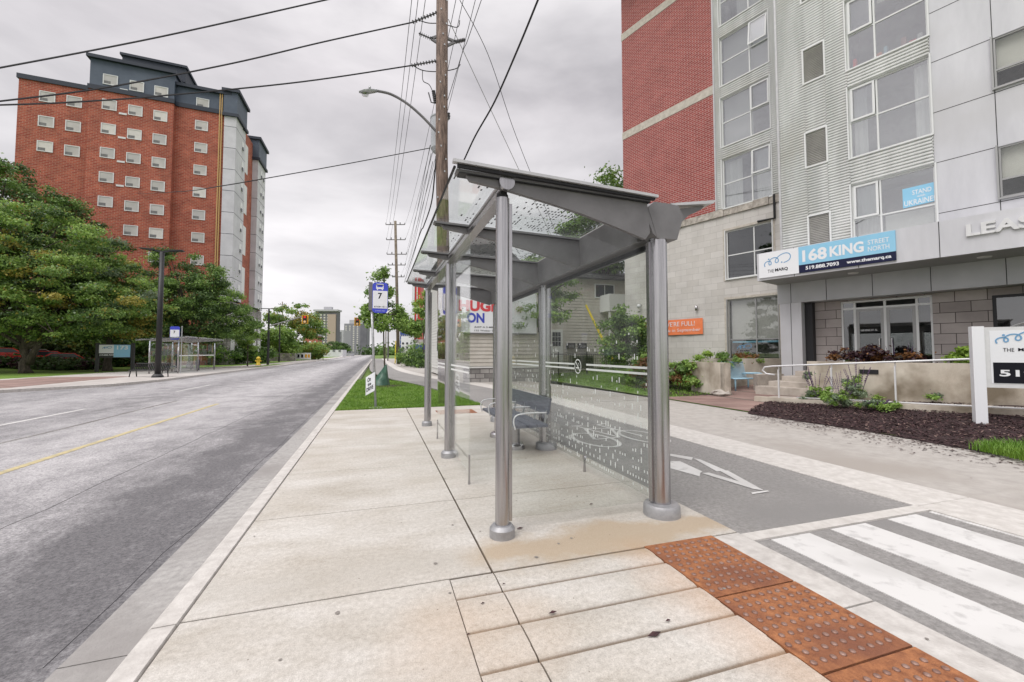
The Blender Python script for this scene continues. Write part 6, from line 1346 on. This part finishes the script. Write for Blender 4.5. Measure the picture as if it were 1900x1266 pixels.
# lamp arm
la=thing('street_lamp','grey cobra head street lamp on a curved arm off the wooden pole','street lamp',(UPX,UPY,8.3))
b=MB(); pts=spline([tuple(e_(812,247)),tuple(e_(785,218)),tuple(e_(755,192)),tuple(e_(725,175)),tuple(e_(700,169))],6); b.tube(pts,.04,10); b.build('arm',M['plate'],la,True)
h0,h1=e_(702,169),e_(666,171); b=MB(); dv=h1-h0
for k,(w_,t_) in enumerate(((.05,.05),(.11,.09),(.14,.10),(.13,.09),(.05,.04))):
    c=h0+dv*(k/4); b.v+=[(c.x,c.y-w_,c.z),(c.x,c.y,c.z-t_*.75),(c.x,c.y+w_,c.z),(c.x,c.y,c.z+t_*.9)]
for k in range(4):
    for j in range(4): b.f.append((k*4+j,k*4+(j+1)%4,k*4+4+(j+1)%4,k*4+4+j)); b.m.append(0)
b.f+=[(3,2,1,0),(16,17,18,19)]; b.m+=[0,0]; b.cyl(h0.lerp(h1,.45)+Vector((0,0,.08)),h0.lerp(h1,.45)+Vector((0,0,.15)),.035,n=10); lh=b.build('lamp_head',M['galv'],la,True)
b=MB(); c=h0.lerp(h1,.68); b.lathe((c.x,c.y,c.z-.12),[(.03,-.02),(.09,.0),(.11,.05)],14); b.build('lens',glass_mat('lens_glass',(.8,.8,.8),.1),lh)
# wires
WR=M['darkmetal']
def wire(pts,r,label,group='overhead wires',cat='cable',name='overhead_cable'):
    b=MB(); b.tube(spline([tuple(p) for p in pts],8) if len(pts)>2 else pts,r,5); single(b,name,WR,label,cat,group)
def sagp(p,q,s,n=8): p=Vector(p);q=Vector(q); return [tuple(p.lerp(q,i/n)-Vector((0,0,s*4*(i/n)*(1-i/n)))) for i in range(n+1)]
wire([e_(640,-8),e_(605,0),e_(300,68),e_(0,126),e_(-120,146)],.02,'highest cable crossing the sky above the brick tower','cables crossing the street')
wire([e_(764,42),e_(600,78),e_(430,118),e_(200,162),e_(0,188),e_(-120,200)],.02,'cable from the upper pole insulator over the street','cables crossing the street')
wire([e_(762,122),e_(560,152),e_(300,178),e_(130,190),e_(0,195),e_(-120,198)],.02,'cable from the lower pole insulator over the street','cables crossing the street')
wire([e_(797,275),e_(650,303),e_(500,330),e_(400,347),e_(330,356,20),e_(255,360,50)],.013,'thin cable from below the transformer towards the brick tower','cables crossing the street')
FY_=60
farL=[(716,417),(717,444),(718,472)]; farR=[(751,418),(752,445),(754,473)]
for i,(n0,f_) in enumerate(zip((763,775,789),farL)): wire(sagp(D(n0+3,-20,UPY-.3),D(*f_,FY_),.9),.011,'%s of the three lines running up the street left of the wooden pole'%('leftmost','middle','rightmost')[i],'power lines along the street')
for i,(n0,f_) in enumerate(zip((848,862,885),farR)): wire(sagp(D(n0+2,-20,UPY-.3),D(*f_,FY_),.9),.011,'%s of the steep lines right of the wooden pole'%('leftmost','middle','rightmost')[i],'power lines along the street')
wire([D(900,-20,11.5),D(868,74,12.6),D(848,130,14),D(790,330,22),D(753,475,60)],.011,'line passing the right bracket insulator of the wooden pole','power lines along the street')
for i,(ax,ay,fx,fy) in enumerate(((800,285,752,500),(803,300,749,512),(798,270,745,508),(806,315,751,520))):
    wire(sagp(e_(ax,ay),D(fx,fy,FY_),.7),.009,'%s communication line sloping from the pole to the far pole'%('upper','lower','leftmost','lowest')[i],'communication lines')
wire([e_(809,290),D(806,330,13),D(800,378,14),D(786,420,16),D(772,455,22),D(750,525,60)],.022,'thick twisted black cable sagging from the pole beside the shelter roof','communication lines')
wire([D(1002,-10,8.),D(998,0,8.1),D(962,88,9),D(918,188,10.5),D(882,252,11.8),D(858,303,12.5),D(842,332,12.8)],.024,'thick black cable crossing the sky from upper right to the pole','service cables')
gy=Vector(Zf(1143,681,24)); gtop=e_(832,36)
g2=Vector(Zf(1087,566,24)); 
gt=thing('guy_wire','steel guy wire from the pole top ending in a yellow guard','guy wire',(gy.x,gy.y,gy.z))
b=MB(); b.tube([tuple(gtop),tuple(Vector(D(966,322,17.2))),tuple(g2)],.012,5); b.build('strand',M['galv'],gt)
b=MB(); b.cyl(g2,gy,.06,.085,n=8); b.build('yellow_guard',M['yellow'],gt)
b=MB(); c=Vector(D(966,322,17.2)); b.cyl(c-Vector((.0,0,.12)),c+Vector((0,0,.12)),.035,n=8); b.build('insulator',M['ceram'],gt)
wire([D(853,0,12.7),D(905,100,13.6),D(950,232,15.5),D(985,322,17.5),D(1016,395,19.5),D(1035,440,21)],.011,'right hand steel strand descending from the pole towards the houses','service cables')
# far utility poles
def upole(px,base_py,top_py,Y,arms,label,rad=.22,lamp=False):
    x=D(px,base_py,Y)[0]; zt_=D(px,top_py,Y)[2]; t=thing('utility_pole',label,'utility pole',(x,Y,0)); xt=D(px-(6 if rad>.2 else 0),top_py,Y)[0]
    b=MB(); b.tube([(x,Y,-.2),(xt,Y,zt_)],[rad*1.1,rad*.8],10); b.build('pole_shaft',M['farwood'],t,True)
    for (lx,rx,py) in arms:
        a=Vector(D(lx,py,Y));c=Vector(D(rx,py,Y)); b=MB(); b.bar(a,c,.1,.1); b.cyl(a,a+Vector((0,0,.25)),.06,n=6); b.cyl(c,c+Vector((0,0,.25)),.06,n=6); m_=a.lerp(c,.5); b.cyl(a.lerp(c,.25),a.lerp(c,.25)+Vector((0,0,.3)),.08,n=6); b.cyl(a.lerp(c,.75),a.lerp(c,.75)+Vector((0,0,.3)),.08,n=6); b.build('crossarm',M['plate'],t)
    return t
t=upole(739.5,673,411,60,[(716,751,417),(717,752,445),(718,754,472),(720,752,492),(728,750,514)],'second wooden utility pole further up the street with five crossarms')
b=MB(); a=Vector(D(737,513,60)); c=Vector(D(692,509,60)); b.bar(a,c,.08,.08); b.bar(c,c+Vector((1.2,0,.02)),.3,.14); b.build('lamp_arm',M['galv'],t)
b=MB(); x=D(736,600,60)[0]; b.cyl((x-.15,59.75,.1),(x-.1,59.75,3.2),.07,n=6); b.build('yellow_guard',M['yellow'],t)
for i,(px,tp,Y) in enumerate(((716,560,120),(721,590,160),(512,582,110),(524,560,125),(712,632,200))): upole(px,668,tp,Y,[(px-7,px+7,tp+5)],['thin distant utility pole left of the young tree','more distant thin pole behind the second one','distant pole above the centre left tree','tall thin pole left of the signal arm','farthest small utility pole by the road'][i],.14)
# traffic signals
def signal(px,py,Y,label,arm=None,pole=None):
    c=Vector(D(px,py,Y)); s=Y/783.; w_=10*s; h_=16*s*.9; t=thing('traffic_light',label,'traffic light',(c.x,Y,0 if pole else c.z-h_/2))
    b=MB(); b.box(c.x-w_/2,Y,c.z-h_/2,c.x+w_/2,Y+.1,c.z+h_/2); b.build('backplate',M['orangey'],t)
    b=MB(); b.box(c.x-w_*.28,Y-.25,c.z-h_*.42,c.x+w_*.28,Y-.001,c.z+h_*.42); hd=b.build('housing',M['black'],t)
    em=mat('amber_lit',(.9,.6,.3),rough=.4)
    for k,mm in enumerate((M['carred'],M['black'],em)):
        b=MB(); z=c.z+h_*(.27-.27*k); b.cyl((c.x,Y-.27,z),(c.x,Y-.25,z),w_*.2,n=12); b.build('lens',mm,hd)
    if pole:
        b=MB(); b.cyl((pole,Y,-.1),(pole,Y,c.z+.3),.16,.12,n=8); b.build('pole',M['black'],t); b=MB(); b.tube([(pole,Y,c.z-1.0),(c.x-w_*.4,Y+.15,c.z+.4)],.08,6); b.build('mast_arm',M['plate'],t)
signal(566,593,62,'yellow traffic light on a long arm at left of the road',pole=D(497,670,62)[0])
signal(663,597,86,'yellow traffic light above the road in front of the far towers')
b=MB(); a=D(663,590,86); b.tube([(a[0],86.2,a[2]),(2.0,86.2,a[2]-.4)],.07,6); b.cyl((2.0,86.2,0),(2.0,86.2,a[2]),.12,n=8); single(b,'signal_mast',M['plate'],'grey mast carrying the traffic light over the right of the road','mast')
for i,(px,tp,Y) in enumerate(((497,573,66),(518,600,84))):
    X=D(px,660,Y)[0]; zt_=D(px,tp,Y)[2]; t=thing('street_lamp',['black street lamp post right of the tower base','second black street lamp post beyond the first'][i],'street lamp',(X,Y,0)); b=MB(); b.cyl((X,Y,-.1),(X,Y,zt_),.15,.1,n=8); b.build('pole',M['black'],t); b=MB(); b.bar((X-1,Y,zt_),(X+1,Y,zt_),.3,.08); b.build('lamp_head',M['black'],t)
# centre-left trees, banner, stone wall
for i,(px,d,lb_,rad,h,ms) in enumerate(((545,92,'large spreading tree above the traffic pole at centre left',5.2,13,['mid','light','yel']),(510,84,'bushy green tree by the black lamp posts',3.6,6.5,['mid','light']),(580,100,'yellowing tree beside the low red brick building',2.4,3.6,['yel','light','mid']),(620,200,'small distant tree below the two towers',6,7,['dark','mid']))):
    X,Y,_=Zf(px,668,d); tree('street_tree' if i else 'shade_tree',lb_,'tree',(X,Y,0),[(0,0,h*.6,rad,rad,h*.38),(rad*.5,0,h*.45,rad*.7,rad*.7,h*.25)],60,9000,.42,ms,[3,2,1][:len(ms)],(.2,h*.35),seed=120+i,crad=1.3,limbs=12)
X0=D(498,660,92)[0]; X1=D(548,660,92)[0]; b=MB(); b.box(X0,92,-.1,X1,93,1.5); single(b,'stone_wall',M['bstone'],'low dark stone wall under the centre left trees','wall')
t=thing('banner','white banner with coloured marks hung under the centre left tree','banner',(*Zf(562,665,95)[:2],0)); a=D(549,667,96);c=D(577,655,96); b=MB(); b.box(a[0],96,a[2],c[0],96.05,c[2]); bo=b.build('board',M['signwhite'],t); b=MB(); 
for i,(q,m_) in enumerate(((.1,0),(.35,0),(.6,1),(.8,1))): b.mi=m_; b.box(a[0]+(c[0]-a[0])*q,95.97,a[2]+.35,a[0]+(c[0]-a[0])*(q+.13),95.99,c[2]-.3)
b.build('print',[M['sblack'],M['orangey']],bo)
# distant buildings
def tower(label,px0,px1,pyt,dist,depth,mt,rows,cols,mt2=None,name='tower_block',lit='blind',py_b=668,extra=None,wz=.45,ww=.4):
    a=Vector(Zf(px0,640,dist));c=Vector(Zf(px1,640,dist)); zt_=Zf((px0+px1)/2,pyt,dist)[2]; uu=Vector((c.x-a.x,c.y-a.y)); L_=uu.length; rz=math.atan2(uu.y,uu.x)
    t=bpy.data.objects.new(name,None); sc.collection.objects.link(t); t.location=(a.x,a.y,-.3); t.rotation_euler=(0,0,rz); tag(t,label,'building'); OFF[t.name]=(0,0,0)
    b=MB(); b.box(0,0,0,L_,depth,zt_); b.build('wall',mt,t)
    if extra: extra(t,L_,zt_,depth)
    b=MB(); fh=(zt_-4)/rows
    for r_ in range(rows):
        for k in range(cols):
            x=L_*(k+.5)/cols; b.box(x-L_/cols*ww/2,-.15,3+r_*fh,x+L_/cols*ww/2,-.001,3+r_*fh+fh*wz)
    b.build('window_grid',M[lit],t)
    return t
def ex1(t,L,z,d):
    b=MB(); b.box(L*.60,-1.2,z*.0,L*.98,-.2,z*.93); b.build('tan_bay',M['t_tan'],t); b=MB(); b.box(L*.3,2,z,L*.68,d*.8,z+z*.11); b.box(-1,-1.3,z+.0,L+1,d,z+1); b.build('penthouse',M['t_light'],t)
tower('dark grey tower block with a tan corner straight up the street',585,624,577,250,5,M['t_grey'],14,6,extra=ex1,wz=.5,ww=.5)
def ex2(t,L,z,d):
    b=MB(); b.box(L*.72,-1,0,L,.0-.2,z*.98); b.build('dark_side',M['t_grey'],t); b=MB(); b.box(L*.2,1,z,L*.8,8,z+3); b.build('penthouse',M['t_light'],t)
tower('light grey tower block right of the darker one',638,681,600,330,6,mat('tower_mid',(.24,.24,.27),rough=.8),14,6,extra=ex2,wz=.55,ww=.35)
tower('pale slim slab building between the two towers',625,637,612,300,14,M['t_light'],16,1,lit='t_pane')
tower('low white building across the end of the street',593,636,648,170,4,mat('white_stucco',(.6,.6,.63),rough=.8),2,4,name='low_building',lit='t_pane')
tower('low pale building further right along the road end',634,652,655,210,4,M['t_light'],1,4,name='low_building',lit='t_pane')
def ex3(t,L,z,d): b=MB(); b.box(-.5,-.5,z,L+.5,d,z+.8); b.build('roof',M['t_light'],t)
tower('low red brick building behind the yellowing tree',562,589,622,130,3,mat('far_brick',(.4,.13,.1),rough=.8),3,3,name='low_building',extra=ex3,lit='frame')
tower('blue glass office block glimpsed beside the red tower',742,759,592,140,12,M['t_blue'],6,5,lit='t_light',wz=.3)
tower('white building low behind the two walking people',744,767,622,110,10,M['signwhite'],2,3,name='low_building',lit='t_pane')
def ex4(t,L,z,d): b=MB(); b.box(-.5,-.12,0,-.05,d*.5,z); b.box(L*.35,-.12,0,L*.5,-.02,z); b.build('white_fin',M['signwhite'],t)
tower('tall narrow red clad tower past the shelter end',769,779,512,75,3,M['redclad'],1,1,name='red_tower',extra=ex4,lit='redclad',wz=.01)
t=tower('shop front with a navy sign band beneath the red tower',768,800,626,58,8,M['dstone'],1,3,name='shop_building',lit='t_pane')
b=MB(); b.box(.3,-.4,1.9,3.5,-.1,3.0); b.build('sign_band',M['busblue'],t); b=MB(); b.box(-.2,-.5,3.0,3.6,.2,3.15); b.build('cornice',M['signwhite'],t)
for i,(px,d,rad,h) in enumerate(((752,50,1.2,1.8),(768,47,1.2,1.6),(778,44,1.,1.3),(762,56,1.6,3.2))):
    X,Y,_=Zf(px+4,660,d); shrub('shrub',['dark shrub left of the two walking people','green shrub below the navy shop sign','low shrub nearest the rear shelter post','tall shrub beside the white building'][i],'shrub',(X,Y,0),rad,h,1500,.2,['dark','mid','light'],[3,2,1],140+i,.5)
tree('street_tree','young tree beside the red tower','tree',(*Zf(786,668,48)[:2],0),[(0,0,6,1.3,1.3,3.)],26,3000,.25,['mid','lime','light'],[2,1,2],(.08,3.5),seed=150,crad=.6,limbs=10)
tree('street_tree','young tree left of the sided house end wall','tree',(*Zf(770,668,66)[:2],0),[(0,0,5.5,2.2,1.8,1.3)],26,3000,.3,['mid','light'],[2,1],(.08,3.5),seed=151,crad=.8,limbs=10)
# far tree line so the horizon is not bare
C=[];r=random.Random(77)
for i in range(150):
    x=r.uniform(-330,330); 
    if abs(x+4)<9: continue
    C.append((x,r.uniform(360,420),r.uniform(1,7)))
C+=[(r.uniform(-8,30),r.uniform(330,345),r.uniform(.5,3.)) for _ in range(8)]
C=np.array(C); V,Fq,idx=leaf_cloud(C,np.array([r.uniform(6,10) for _ in C]),26000,2.2,5); o=np_mesh('distant_trees',V,Fq,(idx%2),[LV['dark'],LV['mid']]); o['kind']='stuff'; o['label']='distant line of trees along the horizon'
# conifer on the far side, seen mirrored in the stone-wall windows
tree('pine_tree','dark conifer across the street mirrored in the windows','tree',(-27,15.5,0),[(0,0,4,4.2,4.2,2.6),(0,0,8,3.8,3.8,2.8),(0,0,12,3.0,3.0,2.8),(0,0,15.5,2,2,2.4),(0,0,18,1,1,1.5)],150,22000,.3,['dark'],[1],(.3,12),seed=160,crad=.9,limbs=20,flat=.3)
